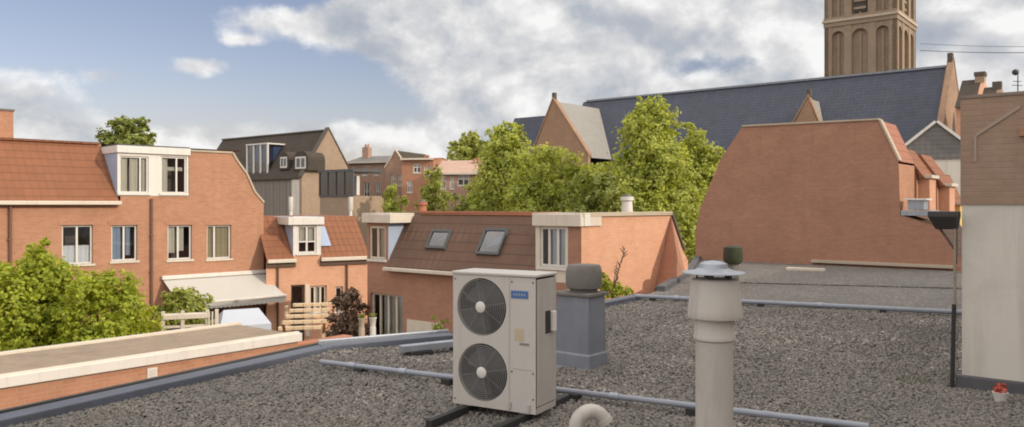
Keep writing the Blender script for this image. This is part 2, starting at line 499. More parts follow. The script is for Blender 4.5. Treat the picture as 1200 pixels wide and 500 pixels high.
class MB:
    def __init__(s):
        s.v, s.f, s.m, s.sm = [], [], [], []

    def face(s, pts, mat=0, smooth=False):
        i = len(s.v)
        s.v += [tuple(p) for p in pts]
        s.f.append(tuple(range(i, i + len(pts))))
        s.m.append(mat)
        s.sm.append(smooth)

    def shared(s, verts, faces, mat=0, smooth=False):
        i = len(s.v)
        s.v += [tuple(p) for p in verts]
        for f in faces:
            s.f.append(tuple(i + k for k in f))
            s.m.append(mat)
            s.sm.append(smooth)

    def box(s, fr, t0, t1, o0, o1, z0, z1, mat=0):
        P = [fr.p(t, o, z) for z in (z0, z1) for (t, o) in ((t0, o1), (t1, o1), (t1, o0), (t0, o0))]
        s.shared(P, [(3, 2, 1, 0), (4, 5, 6, 7), (0, 1, 5, 4), (1, 2, 6, 5), (2, 3, 7, 6), (3, 0, 4, 7)], mat)
        return s

    def prism(s, fr, pts, o0, o1, mat=0):
        """polygon of (t, z), counter-clockwise seen from the front, run from o0 (back) to o1 (front)"""
        n = len(pts)
        A = [fr.p(t, o1, z) for t, z in pts]
        B = [fr.p(t, o0, z) for t, z in pts]
        fs = [tuple(range(n)), tuple(range(2 * n - 1, n - 1, -1))]
        fs += [(i, i + n, (i + 1) % n + n, (i + 1) % n) for i in range(n)]
        s.shared(A + B, fs, mat)
        return s

    def loft(s, rings, mat=0, cap=True, smooth=False):
        n = len(rings[0])
        vs = [p for r in rings for p in r]
        fs = []
        for k in range(len(rings) - 1):
            for i in range(n):
                a, b = k * n + i, k * n + (i + 1) % n
                fs.append((a, b, b + n, a + n))
        i0 = len(s.v)
        s.shared(vs, fs, mat, smooth)
        if cap:
            for ring, rev in ((0, True), (len(rings) - 1, False)):
                idx = [i0 + ring * n + i for i in range(n)]
                s.f.append(tuple(reversed(idx)) if rev else tuple(idx))
                s.m.append(mat)
                s.sm.append(False)
        return s

    def lathe(s, c, prof, seg=32, mat=0, cap=True, smooth=True):
        rings = [[(c[0] + r * math.cos(2 * math.pi * i / seg), c[1] + r * math.sin(2 * math.pi * i / seg), c[2] + z)
                  for i in range(seg)] for r, z in prof]
        return s.loft(rings, mat, cap, smooth)

    def tube(s, path, r, seg=12, mat=0, cap=True):
        path = [Vector(p) for p in path]
        rings = []
        rs = r if isinstance(r, (list, tuple)) else [r] * len(path)
        prev = None
        for i, p in enumerate(path):
            d = (path[min(i + 1, len(path) - 1)] - path[max(i - 1, 0)]).normalized()
            if prev is None:
                prev = Vector((0, 0, 1)) if abs(d.z) < 0.9 else Vector((1, 0, 0))
            a = (prev - d * prev.dot(d)).normalized()
            b = d.cross(a)
            prev = a
            rings.append([p + (a * math.cos(2 * math.pi * k / seg) + b * math.sin(2 * math.pi * k / seg)) * rs[i] for k in range(seg)])
        return s.loft(rings, mat, cap, True)

    def wall(s, fr, t0, t1, z0, z1, holes=(), o=0.0, depth=0.12, mat=0):
        """a rectangle with rectangular openings and their reveals"""
        ts = sorted({t0, t1, *[h[0] for h in holes], *[h[1] for h in holes]})
        zs = sorted({z0, z1, *[h[2] for h in holes], *[h[3] for h in holes]})
        ts = [t for t in ts if t0 - 1e-6 <= t <= t1 + 1e-6]
        zs = [z for z in zs if z0 - 1e-6 <= z <= z1 + 1e-6]
        for a, b in zip(ts, ts[1:]):
            for c, d in zip(zs, zs[1:]):
                tm, zm = (a + b) / 2, (c + d) / 2
                if any(h[0] < tm < h[1] and h[2] < zm < h[3] for h in holes):
                    continue
                s.face([fr.p(a, o, c), fr.p(b, o, c), fr.p(b, o, d), fr.p(a, o, d)], mat)
        for h in holes:
            a, b, c, d = h[:4]
            q = o - depth
            s.face([fr.p(a, o, c), fr.p(a, q, c), fr.p(b, q, c), fr.p(b, o, c)], mat)
            s.face([fr.p(a, o, d), fr.p(b, o, d), fr.p(b, q, d), fr.p(a, q, d)], mat)
            s.face([fr.p(a, o, c), fr.p(a, o, d), fr.p(a, q, d), fr.p(a, q, c)], mat)
            s.face([fr.p(b, o, c), fr.p(b, q, c), fr.p(b, q, d), fr.p(b, o, d)], mat)
        return s

    def build(s, name, mats, parent=None, bevel=0.0, seg=2, loc=None):
        base = Vector(parent.matrix_basis.translation if parent and parent.parent is None else (0, 0, 0))
        q = parent
        base = Vector((0, 0, 0))
        while q is not None:
            base += q.location
            q = q.parent
        lo = Vector(loc) if loc is not None else Vector((0, 0, 0))
        off = base + lo
        me = bpy.data.meshes.new(name)
        me.from_pydata([tuple(Vector(p) - off) for p in s.v], [], s.f)
        if not isinstance(mats, (list, tuple)):
            mats = [mats]
        for m in mats:
            me.materials.append(m)
        me.polygons.foreach_set('material_index', s.m)
        me.polygons.foreach_set('use_smooth', s.sm)
        if bevel:
            bm = bmesh.new()
            bm.from_mesh(me)
            bmesh.ops.recalc_face_normals(bm, faces=bm.faces)
            ed = [e for e in bm.edges if len(e.link_faces) == 2 and e.calc_face_angle(0) > 0.5]
            bmesh.ops.bevel(bm, geom=ed, offset=bevel, segments=seg, affect='EDGES', profile=0.6, clamp_overlap=True)
            bm.to_mesh(me)
            bm.free()
        if any(s.sm):
            me.set_sharp_from_angle(angle=R(40))
        me.update()
        uvs(me, off)
        o = bpy.data.objects.new(name, me)
        o.location = lo
        o.parent = parent
        col.objects.link(o)
        return o


def uvs(me, off):
    """metric UVs: u along the level direction of the face, v up its slope"""
    n = len(me.loops)
    if not n:
        return
    co = np.empty(len(me.vertices) * 3)
    me.vertices.foreach_get('co', co)
    co = co.reshape(-1, 3) + np.array(off)
    pn = np.empty(len(me.polygons) * 3)
    me.polygons.foreach_get('normal', pn)
    pn = pn.reshape(-1, 3)
    ls = np.empty(len(me.polygons), int)
    lt = np.empty(len(me.polygons), int)
    me.polygons.foreach_get('loop_start', ls)
    me.polygons.foreach_get('loop_total', lt)
    vi = np.empty(n, int)
    me.loops.foreach_get('vertex_index', vi)
    pid = np.repeat(np.arange(len(ls)), lt)
    h = np.stack([-pn[:, 1], pn[:, 0], np.zeros(len(pn))], 1)
    L = np.linalg.norm(h, axis=1)
    h[L < 0.05] = (1, 0, 0)
    h /= np.linalg.norm(h, axis=1)[:, None]
    ww = np.cross(pn, h)
    flip = ww[:, 2] < -1e-6
    ww[flip] *= -1
    p = co[vi]
    uv = np.stack([(p * h[pid]).sum(1), (p * ww[pid]).sum(1)], 1)
    lay = me.uv_layers.new(name='UVMap')
    lay.data.foreach_set('uv', uv.ravel())


def tag(o, label=None, cat=None, group=None, kind=None):
    if label:
        o['label'] = label
    if cat:
        o['category'] = cat
    if group:
        o['group'] = group
    if kind:
        o['kind'] = kind
    return o


def thing(name, loc, label, cat, group=None):
    e = bpy.data.objects.new(name, None)
    e.location = loc
    e.empty_display_size = 0.3
    col.objects.link(e)
    return tag(e, label, cat, group)


def window(root, fr, t0, t1, z0, z1, o=0.0, rec=0.09, fw=0.07, mull=(), trans=(), sill=True, curtain=None,
           mat='white', glass='glass', name='window', sillmat='white', label=None, cw=None, nz=None):
    """frame set in an opening, with pane, sill, curtain and the dark room behind"""
    q = o - rec
    m = MB()
    W, Z = t1 - t0, z1 - z0
    m.box(fr, t0, t0 + fw, q - 0.06, q, z0, z1)
    m.box(fr, t1 - fw, t1, q - 0.06, q, z0, z1)
    m.box(fr, t0 + fw, t1 - fw, q - 0.06, q, z0, z0 + fw)
    m.box(fr, t0 + fw, t1 - fw, q - 0.06, q, z1 - fw, z1)
    for f in mull:
        m.box(fr, t0 + W * f - fw * 0.5, t0 + W * f + fw * 0.5, q - 0.055, q + 0.004, z0 + fw, z1 - fw)
    for f in trans:
        m.box(fr, t0 + fw, t1 - fw, q - 0.053, q + 0.002, z0 + Z * f - fw * 0.4, z0 + Z * f + fw * 0.4)
    f = m.build(name, M[mat], root)
    if label:
        f['label'] = label
    g = MB()
    g.face([fr.p(t0 + fw * .5, q - 0.03, z0 + fw * .5), fr.p(t1 - fw * .5, q - 0.03, z0 + fw * .5),
            fr.p(t1 - fw * .5, q - 0.03, z1 - fw * .5), fr.p(t0 + fw * .5, q - 0.03, z1 - fw * .5)])
    g.build('pane', M[glass], f)
    if sill:
        MB().box(fr, t0 - 0.06, t1 + 0.06, o - rec, o + 0.05, z0 - 0.07, z0).build('sill', M[sillmat], f)
    if curtain:
        c = MB()
        for (a, b, za, zb, cm) in curtain:
            ta, tb = t0 + W * a, t0 + W * b
            n = max(4, int((tb - ta) / 0.05))
            for i in range(n):
                x0, x1 = ta + (tb - ta) * i / n, ta + (tb - ta) * (i + 1) / n
                w0, w1 = 0.02 * math.sin(i * 1.7), 0.02 * math.sin((i + 1) * 1.7)
                c.face([fr.p(x0, q - .09 + w0, z0 + Z * za), fr.p(x1, q - .09 + w1, z0 + Z * za),
                        fr.p(x1, q - .09 + w1, z0 + Z * zb), fr.p(x0, q - .09 + w0, z0 + Z * zb)])
        c.build('curtain', M[curtain[0][4]], f)
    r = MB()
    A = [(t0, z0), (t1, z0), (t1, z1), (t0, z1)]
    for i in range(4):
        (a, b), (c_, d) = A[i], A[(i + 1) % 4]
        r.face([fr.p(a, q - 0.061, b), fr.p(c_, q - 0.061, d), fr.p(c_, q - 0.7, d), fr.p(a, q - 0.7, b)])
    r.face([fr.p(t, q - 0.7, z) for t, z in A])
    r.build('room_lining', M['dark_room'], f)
    return f


def np_mesh(name, verts, faces, mat, parent=None, loc=(0, 0, 0), smooth=False):
    me = bpy.data.meshes.new(name)
    nv, nf, k = len(verts), len(faces), faces.shape[1]
    me.vertices.add(nv)
    me.vertices.foreach_set('co', (verts).astype(np.float32).ravel())
    me.loops.add(nf * k)
    me.loops.foreach_set('vertex_index', faces.astype(np.int32).ravel())
    me.polygons.add(nf)
    me.polygons.foreach_set('loop_start', np.arange(0, nf * k, k, dtype=np.int32))
    me.update(calc_edges=True)
    me.validate()
    me.materials.append(mat)
    if smooth:
        me.polygons.foreach_set('use_smooth', [True] * len(me.polygons))
    o = bpy.data.objects.new(name, me)
    o.location = loc
    o.parent = parent
    col.objects.link(o)
    return o


def leaves(lobes, n_clusters, per, leaf, seed, droop=0.0, spread=0.32):
    """leaf quads gathered in twig clusters over a set of ellipsoid lobes"""
    g = np.random.default_rng(seed)
    L = np.array([[*c, *r] for c, r in lobes], float)
    wts = (L[:, 3] * L[:, 4] + L[:, 4] * L[:, 5] + L[:, 3] * L[:, 5])
    pick = g.choice(len(L), n_clusters, p=wts / wts.sum())
    d = g.normal(size=(n_clusters, 3))
    d /= np.linalg.norm(d, axis=1)[:, None]
    rad = np.where(g.random(n_clusters) < 0.7, g.uniform(0.78, 1.06, n_clusters), g.uniform(0.3, 0.8, n_clusters))
    cen = L[pick, :3] + d * L[pick, 3:] * rad[:, None]
    csz = spread * L[pick, 3:].mean(1) * g.uniform(0.5, 1.2, n_clusters)
    idx = np.repeat(np.arange(n_clusters), per)
    N = len(idx)
    p = cen[idx] + g.normal(size=(N, 3)) * csz[idx, None] * np.array([0.5, 0.5, 0.42])
    out = d[idx] * 0.95 + g.normal(size=(N, 3)) * 0.5 + np.array([0, 0, 0.35])
    out /= np.linalg.norm(out, axis=1)[:, None]
    a = np.cross(out, g.normal(size=(N, 3)))
    a /= np.linalg.norm(a, axis=1)[:, None]
    b = np.cross(out, a)
    s = leaf * g.uniform(0.6, 1.3, N)
    A, B = a * s[:, None], b * (s * 0.62)[:, None]
    V = np.stack([p - A, p + B * 0.9 + out * (s * .12)[:, None], p + A, p - B * 0.9 + out * (s * .12)[:, None]], 1).reshape(-1, 3)
    Fc = np.arange(N * 4).reshape(-1, 4)
    return V, Fc


def tree(name, label, x, y, z0, ztop, rx, ry, leafmat, seed, n=900, per=14, leaf=0.13, crown_bottom=None, cat='tree',
         group=None, shape='round', nl=16, trunk_r=0.16):
    g = random.Random(seed)
    cb = crown_bottom if crown_bottom is not None else z0 + (ztop - z0) * 0.3
    hz = (ztop - cb)
    root = thing(name, (x, y, z0), label, cat, group)
    lobes = []
    for i in range(nl):
        f = (i + 0.5) / nl
        zz = f
        if shape == 'cone':
            wdt = (1 - zz) ** 0.75 * 1.0 + 0.12
        elif shape == 'flat':
            wdt = math.sqrt(max(0.05, 1 - (zz * 0.95) ** 2))
        else:
            wdt = math.sqrt(max(0.06, 1 - (2 * zz - 0.85) ** 2 / 1.35))
        an = i * 2.399 + g.uniform(-.5, .5)
        k = wdt * g.uniform(0.42, 0.78)
        lr = g.uniform(0.24, 0.40) * (0.55 + 0.45 * wdt)
        lz = min(lr * min(rx, ry) * g.uniform(0.9, 1.2), hz * .3)
        zc = cb + zz * hz
        zc = min(zc, ztop - lz * 0.9)
        lobes.append(((rx * k * math.cos(an), ry * k * math.sin(an), zc - z0), (lr * rx * 1.15, lr * ry * 1.15, lz)))
    lobes.append(((0, 0, cb + hz * .45 - z0), (rx * .55, ry * .55, hz * .42)))
    V, Fc = leaves(lobes, n, per, leaf, seed)
    np_mesh('crown', V, Fc, M[leafmat], root)
    t = MB()
    hgt = cb + hz * 0.6
    pts = [(x + g.uniform(-.1, .1) * i / 5, y + g.uniform(-.1, .1) * i / 5, z0 + (hgt - z0) * i / 5) for i in range(6)]
    t.tube(pts, [trunk_r * (1.25 - 0.2 * i) for i in range(6)], 10)
    for (c, r_) in lobes[:-1]:
        zb = z0 + min(c[2] * 0.55, (hgt - z0) * 0.9) + 0.05
        a, e = Vector((x, y, zb)), Vector((x + c[0] * .95, y + c[1] * .95, z0 + c[2]))
        mid = (a + e) / 2 + Vector((0, 0, -0.05 * hz))
        t.tube([a, mid, e], [trunk_r * .45, trunk_r * .28, trunk_r * .1], 6)
    t.build('trunk', M['bark'], root)
    return root


def lattice_roof(m, fr, t0, t1, oe, ze, orr, zr, th=0.06, mat=0):
    """one sloping roof slab from eave (oe, ze) to ridge (orr, zr)"""
    m.shared([fr.p(t0, oe, ze), fr.p(t1, oe, ze), fr.p(t1, orr, zr), fr.p(t0, orr, zr),
              fr.p(t0, oe, ze - th), fr.p(t1, oe, ze - th), fr.p(t1, orr, zr - th), fr.p(t0, orr, zr - th)],
             [(0, 1, 2, 3), (7, 6, 5, 4), (0, 4, 5, 1), (1, 5, 6, 2), (2, 6, 7, 3), (3, 7, 4, 0)], mat)


AX, BX = -39.0, 51.0                   # the two directions of the town's grid

# ------------------------------------------------------------------ ground
g = MB()
g.face([(-900, -900, 0), (900, -900, 0), (900, 900, 0), (-900, 900, 0)])
tag(g.build('ground', M['asphalt']), kind='structure')

# ------------------------------------------------------------------ the flat roof the photographer stands on
ZR = 3.5
P1, P2, P3 = (-2.75, 11.55), (-0.95, 12.55), (2.72, 18.0)
dl = Vector((2.15, 3.85)).normalized()
P0 = (P1[0] - dl.x * 16, P1[1] - dl.y * 16)
P4 = (3.55, 19.6)
BF = Fr(*at(1030, 240, 27)[:2], AX)     # plane of the big brown gable
bl = BF.p(BF.t(815), 0.0, 0)
br_ = BF.p(BF.t(1128), 0.0, 0)
RF = Fr(5.16, 9.2, AX)                  # plane of the white wall on the right
outline = [P0, (P0[0] + 26, P0[1] - 12), (16.5, 2.0), (13.6, 24.2), (br_[0], br_[1]), (bl[0], bl[1]), (5.3, 24.5), P4, P3, P2, P1]
bld = thing('flat_roof_building', (2, 10, 0), 'low building with a wide gravel covered flat roof edged in dark felt', 'building')
m = MB()
m.face([(p[0], p[1], ZR) for p in outline])
m.build('roof_deck', M['gravel_bed'], bld)
m = MB()
for a, b in zip(outline, outline[1:] + outline[:1]):
    m.face([(a[0], a[1], 0), (b[0], b[1], 0), (b[0], b[1], ZR - 0.004), (a[0], a[1], ZR - 0.004)])
m.build('wall', M['brick_brown'], bld)
# bare felt on the far half
fa, fb_ = at(748, 0, 17.9)[:2], at(1122, 0, 15.4)[:2]
m = MB()
m.face([(p[0], p[1], ZR + 0.012) for p in [P3, fa, fb_, (11.5, 17.5), (13.0, 24.0), (br_[0] - .05, br_[1] - .15), (bl[0], bl[1] - .1), (5.3, 24.4), P4]])
m.build('far_roof_felt', M['roof_bare'], bld)


def curb(name, path, h, wd, mat, inset=0.0):
    m = MB()
    for a, b in zip(path, path[1:]):
        a, b = Vector(a), Vector(b)
        d = (b - a).normalized()
        n = Vector((d.y, -d.x))
        fr = Fr(a.x, a.y, math.degrees(math.atan2(d.y, d.x)))
        m.box(fr, -wd * .2, (b - a).length + wd * .2, -wd * 0.1 + inset, wd * 0.9 + inset, ZR - 0.02, ZR + h)
    return m.build(name, M[mat], bld, 0.015)


curb('roof_upstand', [P0, P1], 0.10, 0.26, 'bitumen_blue')
curb('edge_trim', [(P0[0] - .05, P0[1]), (P1[0] - .05, P1[1])], 0.125, 0.05, 'black_metal', -0.03)
curb('roof_upstand', [P1, P2, P3], 0.11, 0.24, 'bitumen_blue')
curb('edge_trim', [(P1[0] - .05, P1[1] + .07), (P2[0] - .05, P2[1] + .07)], 0.15, 0.05, 'zinc', -0.04)
curb('roof_upstand', [P4, (5.3, 24.5), (bl[0], bl[1])], 0.14, 0.22, 'bitumen')
# low steps in the far roof
m = MB()
fr = Fr(*at(868, 0, 21.5)[:2], -16)
m.box(fr, 0, 5.6, -0.20, 0, ZR + 0.006, ZR + 0.045)
m.build('felt_ridge', M['roof_bare'], bld, 0.015)

# gravel: individual stones where they can be told apart
ico = np.array([(-1, 1.618, 0), (1, 1.618, 0), (-1, -1.618, 0), (1, -1.618, 0), (0, -1, 1.618), (0, 1, 1.618),
                (0, -1, -1.618), (0, 1, -1.618), (1.618, 0, -1), (1.618, 0, 1), (-1.618, 0, -1), (-1.618, 0, 1)]) / 1.9
icof = np.array([(0, 11, 5), (0, 5, 1), (0, 1, 7), (0, 7, 10), (0, 10, 11), (1, 5, 9), (5, 11, 4), (11, 10, 2), (10, 7, 6), (7, 1, 8),
                 (3, 9, 4), (3, 4, 2), (3, 2, 6), (3, 6, 8), (3, 8, 9), (4, 9, 5), (2, 4, 11), (6, 2, 10), (8, 6, 7), (9, 8, 1)])


def inside(px, py, poly):
    r = np.zeros(len(px), bool)
    j = len(poly) - 1
    for i in range(len(poly)):
        xi, yi = poly[i]
        xj, yj = poly[j]
        c = ((yi > py) != (yj > py)) & (px < (xj - xi) * (py - yi) / (yj - yi + 1e-12) + xi)
        r ^= c
        j = i
    return r


NP = 270000
py = 6.4 + (18.2 - 6.4) * nrng.random(NP) ** 1.25
px_ = nrng.uniform(-1, 1, NP) * (0.68 * py + 0.3)
dl3 = (Vector(P3) - Vector(P2)).normalized()
gp = [(P0[0] + .25, P0[1]), (P1[0] + .18, P1[1] - .12), (P2[0] + .15, P2[1] - .12), (P3[0] + .15, P3[1] - .1), (fb_[0], fb_[1] - .05), (12, 14), (7.5, 7.3), (5.16, 9.2), (11, 4)]
gp = [(P0[0] + .25, P0[1]), (P1[0] + .18, P1[1] - .12), (P2[0] + .15, P2[1] - .12), (P3[0] + .15, P3[1] - .1), (fb_[0], fb_[1] - .05), (10.5, 14.2), (14, 14), (14, 2), (6, -3)]
ok = inside(px_, py, gp)
px_, py = px_[ok], py[ok]
n_ = len(px_)
sz = nrng.uniform(0.008, 0.018, n_) * np.where(nrng.random(n_) < 0.06, 1.5, 1.0) * (0.85 + 0.035 * py)
ang = nrng.uniform(0, 2 * math.pi, n_)
V = ico[None] * (1 + nrng.normal(0, 0.13, (n_, 12, 1))) * np.stack([sz * nrng.uniform(.8, 1.35, n_), sz, sz * nrng.uniform(.5, .8, n_)], 1)[:, None]
ca, sa = np.cos(ang)[:, None], np.sin(ang)[:, None]
Vx, Vy = V[..., 0] * ca - V[..., 1] * sa, V[..., 0] * sa + V[..., 1] * ca
tilt = nrng.normal(0, 0.3, (n_, 1))
Vz = V[..., 2] + Vx * tilt
pz = ZR + sz * 0.35 + nrng.uniform(0, 0.012, n_) + 0.012 * np.sin(px_ * 2.1 + 1.3 * np.sin(py * 1.7)) + 0.01
V = np.stack([Vx + px_[:, None], Vy + py[:, None], Vz + pz[:, None]], 2).reshape(-1, 3)
Fc = (icof[None] + (np.arange(n_) * 12)[:, None, None]).reshape(-1, 3)
tag(np_mesh('roof_gravel', V, Fc, M['pebble']), 'grey roof gravel spread over the near flat roof', 'gravel', kind='stuff')

# ------------------------------------------------------------------ air conditioner
AF = Fr(0.226, 7.6, -30)
acl = AF.p(-0.47, -0.2, ZR)
ac = thing('air_conditioner', acl, 'tall off-white outdoor air conditioner with two stacked fans on black rails', 'air conditioner')
z0, z1 = 3.615, 4.915
T0, T1, D = -0.945, 0.0, 0.40
tcn = AF.t(564)
fans = [(tcn, 4.600), (tcn + 0.012, 3.957)]
RAD = 0.285
m = MB()
# front panel with two round openings
SEG = 48
zmid = (fans[0][1] + fans[1][1]) / 2
hb = 0.315
cells = [(fans[0], zmid, fans[0][1] + hb), (fans[1], fans[1][1] - hb, zmid)]
tl, tr = tcn - 0.312, tcn + 0.318
for (fc, za, zb) in cells:
    circ, sq = [], []
    for i in range(SEG):
        a = 2 * math.pi * i / SEG
        cx, sx = math.cos(a), math.sin(a)
        circ.append((fc[0] + RAD * cx, fc[1] + RAD * sx))
        k = min(((tr - fc[0]) / cx if cx > 1e-9 else (tl - fc[0]) / cx if cx < -1e-9 else 1e9),
                ((zb - fc[1]) / sx if sx > 1e-9 else (za - fc[1]) / sx if sx < -1e-9 else 1e9))
        sq.append((fc[0] + cx * k, fc[1] + sx * k))
    for i in range(SEG):
        j = (i + 1) % SEG
        pts = [circ[i], sq[i], sq[j], circ[j]]
        # square corners
        for ct in (tl, tr):
            for cz in (za, zb):
                def oneach(p, q):
                    return (abs(p[0] - ct) < 1e-6 and abs(q[1] - cz) < 1e-6) or (abs(q[0] - ct) < 1e-6 and abs(p[1] - cz) < 1e-6)
                if oneach(sq[i], sq[j]) and abs(sq[i][0] - sq[j][0]) > 1e-6 and abs(sq[i][1] - sq[j][1]) > 1e-6:
                    pts = [circ[i], sq[i], (ct, cz), sq[j], circ[j]]
        m.face([AF.p(t, 0, z) for t, z in pts])
        # rolled rim into the opening
        ri = RAD - 0.012
        c2 = [(fc[0] + ri * math.cos(2 * math.pi * k / SEG), fc[1] + ri * math.sin(2 * math.pi * k / SEG)) for k in (i, j)]
        m.face([AF.p(*circ[j][:1], 0, circ[j][1]), AF.p(c2[1][0], -0.03, c2[1][1]), AF.p(c2[0][0], -0.03, c2[0][1]), AF.p(circ[i][0], 0, circ[i][1])], 0, True)
ztop_, zbot = fans[0][1] + hb, fans[1][1] - hb


def rectf(a, b, c, d):
    m.face([AF.p(a, 0, c), AF.p(b, 0, c), AF.p(b, 0, d), AF.p(a, 0, d)])


rectf(T0, tl, z0, z1 - .004)
rectf(tl, tr, ztop_, z1 - .004) if ztop_ < z1 - .005 else None
rectf(tl, tr, z0, zbot) if zbot > z0 else None
rectf(tr, T1, z0, z1 - .004)
# sides, back and bottom
m.face([AF.p(T0, 0, z0), AF.p(T0, 0, z1), AF.p(T0, -D, z1), AF.p(T0, -D, z0)])
m.face([AF.p(T0, -D, z0), AF.p(T0, -D, z1), AF.p(T1, -D, z1), AF.p(T1, -D, z0)])
m.face([AF.p(T0, 0, z0), AF.p(T0, -D, z0), AF.p(T1, -D, z0), AF.p(T1, 0, z0)])
m.build('casing', M['ac_white'], ac)
m = MB()
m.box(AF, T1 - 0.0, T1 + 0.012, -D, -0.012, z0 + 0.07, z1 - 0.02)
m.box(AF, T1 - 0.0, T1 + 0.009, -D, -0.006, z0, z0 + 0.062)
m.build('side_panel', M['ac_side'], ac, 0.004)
MB().box(AF, T0 - 0.015, T1 + 0.022, -D - 0.015, 0.015, z1, z1 + 0.028).build('lid', M['ac_white'], ac, 0.01)
m = MB()
m.box(AF, T1 + 0.012, T1 + 0.016, -0.27, -0.17, 4.36, 4.58)
m.build('handle_recess', M['black_rubber'], ac)
MB().box(AF, T1 + 0.012, T1 + 0.05, -0.345, -0.275, 4.37, 4.57).build('handle', M['white'], ac, 0.012)
m = MB().box(AF, tr + 0.04, T1 - 0.04, 0.0, 0.004, 4.03, 4.036)
m.box(AF, tr + 0.001, tr + 0.006, 0.0, 0.003, z0, z1 - .01)
m.build('panel_seam', M['ac_side'], ac)
bt0, bt1 = AF.t(599), AF.t(619)
bz = AF.z(609, 349), AF.z(609, 340)
bd = MB().box(AF, bt0, bt1, 0.0, 0.006, *bz).build('maker_badge', M['blue_badge'], ac, 0.002)
m = MB()
for k in range(5):                               # the lettering is unreadable in the photo: only pale strokes
    a = bt0 + 0.03 + k * 0.028
    m.box(AF, a, a + 0.016, 0.006, 0.008, (bz[0] + bz[1]) / 2 - 0.011, (bz[0] + bz[1]) / 2 + 0.010)
m.build('badge_strokes', M['zinc'], bd)
MB().box(AF, AF.t(609), AF.t(620), 0.0, 0.005, AF.z(615, 404), AF.z(615, 401.5)).build('type_plate', M['ac_wire'], ac)
for a in (-0.30, -0.09):
    MB().box(AF, a, a + 0.03, 0.0, 0.012, z0 + 0.02, z0 + 0.09).build('service_cover', M['ac_side'], ac, 0.003)
for (a, z_) in ((tr + .03, z1 - .05), (T1 - .03, z1 - .05), (tr + .03, 4.00), (T1 - .03, 4.00), (T0 + .025, z1 - .05), (T0 + .025, z0 + .05), (T1 - .03, z0 + .14)):
    MB().loft([[AF.p(a + .009 * math.cos(q * math.pi / 5), o_, z_ + .009 * math.sin(q * math.pi / 5)) for q in range(10)] for o_ in (0.0, .004)]).build('screw', M['ac_dark'], ac)
MB().box(AF, tr + .06, tr + .16, 0.0, .003, 4.30, 4.42).build('rating_label', M['curtain_tan'], ac)
for fc in fans:
    # dark well
    well = MB()
    ring = lambda r, o: [AF.p(fc[0] + r * math.cos(2 * math.pi * k / 40), o, fc[1] + r * math.sin(2 * math.pi * k / 40)) for k in range(40)]
    well.loft([ring(RAD - 0.012, -0.028), ring(RAD - 0.03, -0.18)], 0, False, True)
    well.face(ring(RAD - 0.03, -0.18))
    fan = well.build('fan', M['ac_dark'], ac)
    bl_ = MB()
    for k in range(3):
        a0 = k * 2.094 + 0.4
        pts = []
        for (r, da, o) in ((0.05, -0.35, -.13), (0.15, -0.55, -.135), (0.245, -0.50, -.14), (0.25, 0.1, -.11), (0.235, 0.42, -.075), (0.14, 0.45, -.08), (0.05, 0.5, -.09)):
            pts.append(AF.p(fc[0] + r * math.cos(a0 + da), o, fc[1] + r * math.sin(a0 + da)))
        bl_.face(pts)
    bl_.build('fan_blade', plain('fan_blade_grey', (0.11, 0.112, 0.118), 0.5), fan)
    gr = MB()
    for k in range(12):
        r = 0.055 + k * (RAD - 0.065) / 11.5
        gr.tube([AF.p(fc[0] + r * math.cos(2 * math.pi * q / 40), 0.012 * (1 - (r / RAD) ** 2), fc[1] + r * math.sin(2 * math.pi * q / 40)) for q in range(41)], 0.0042, 5)
    for k in range(8):
        a = 2 * math.pi * k / 8 + 0.2
        gr.tube([AF.p(fc[0] + r * math.cos(a), 0.010 * (1 - (r / RAD) ** 2), fc[1] + r * math.sin(a)) for r in (0.04, 0.16, RAD - 0.008)], 0.0035, 5)
    gg = gr.build('fan_grille', M['ac_wire'], ac)
    hub = MB()
    hub.loft([[AF.p(fc[0] + r * math.cos(2 * math.pi * k / 24), o, fc[1] + r * math.sin(2 * math.pi * k / 24)) for k in range(24)]
              for r, o in ((0.056, 0.004), (0.056, 0.018), (0.045, 0.025))], 0, True, True)
    hub.build('grille_hub', M['white'], gg)
for tt in (-0.80, -0.14):
    MB().box(AF, tt - .035, tt + .035, -0.95, 0.62, ZR + 0.03, z0 - 0.012).build('support_rail', M['black_rubber'], ac, 0.006)
    for oo in (-0.06, -D + .08):
        MB().box(AF, tt - .05, tt + .05, oo - .04, oo + .04, z0 - 0.014, z0 + 0.0).build('foot', M['ac_side'], ac)
m = MB()
pp = [AF.p(T0 - .015, -D + .10, ZR + .1), AF.p(T0 - .09, -D + .08, ZR + .25), AF.p(T0 - .10, -D + .08, ZR + .8), AF.p(T0 - .075, -D + .08, ZR + 1.0), AF.p(T0 + .01, -D + .08, ZR + 1.12)]
m.tube(pp, 0.03, 10)
m.build('refrigerant_pipe', M['pvc'], ac)

# ------------------------------------------------------------------ tall vent pipe with metal hat
VX, VY = (837 - 600) / F * 4.72, 4.72
vp = thing('vent_pipe', (VX, VY, ZR), 'tall grey beige plastic vent pipe with flared sleeve and flat metal hat', 'vent pipe')
zc = lambda v: H + (240 - v) / F * VY
m = MB().lathe((VX, VY, 0), [(0.108, ZR), (0.108, zc(397)), (0.1085, zc(396.5))], 40)
m.lathe((VX, VY, 0), [(0.110, zc(398)), (0.121, zc(396)), (0.122, zc(392)), (0.116, zc(390)), (0.118, zc(372))], 40)
m.build('pipe', M['pvc'], vp)
MB().lathe((VX + .004, VY, 0), [(0.118, zc(370)), (0.156, zc(371)), (0.159, zc(368)), (0.156, zc(362)), (0.138, zc(327)), (0.128, zc(325.5))], 44).build('sleeve', M['pvc'], vp)
for k in range(5):
    a = k * 2 * math.pi / 5 + 0.5
    fr = Fr(VX + .1 * math.cos(a), VY + .1 * math.sin(a), math.degrees(a) + 90)
    MB().box(fr, -0.016, 0.016, -0.004, 0.004, zc(327), zc(318.4)).build('hat_bracket', M['black_metal'], vp)
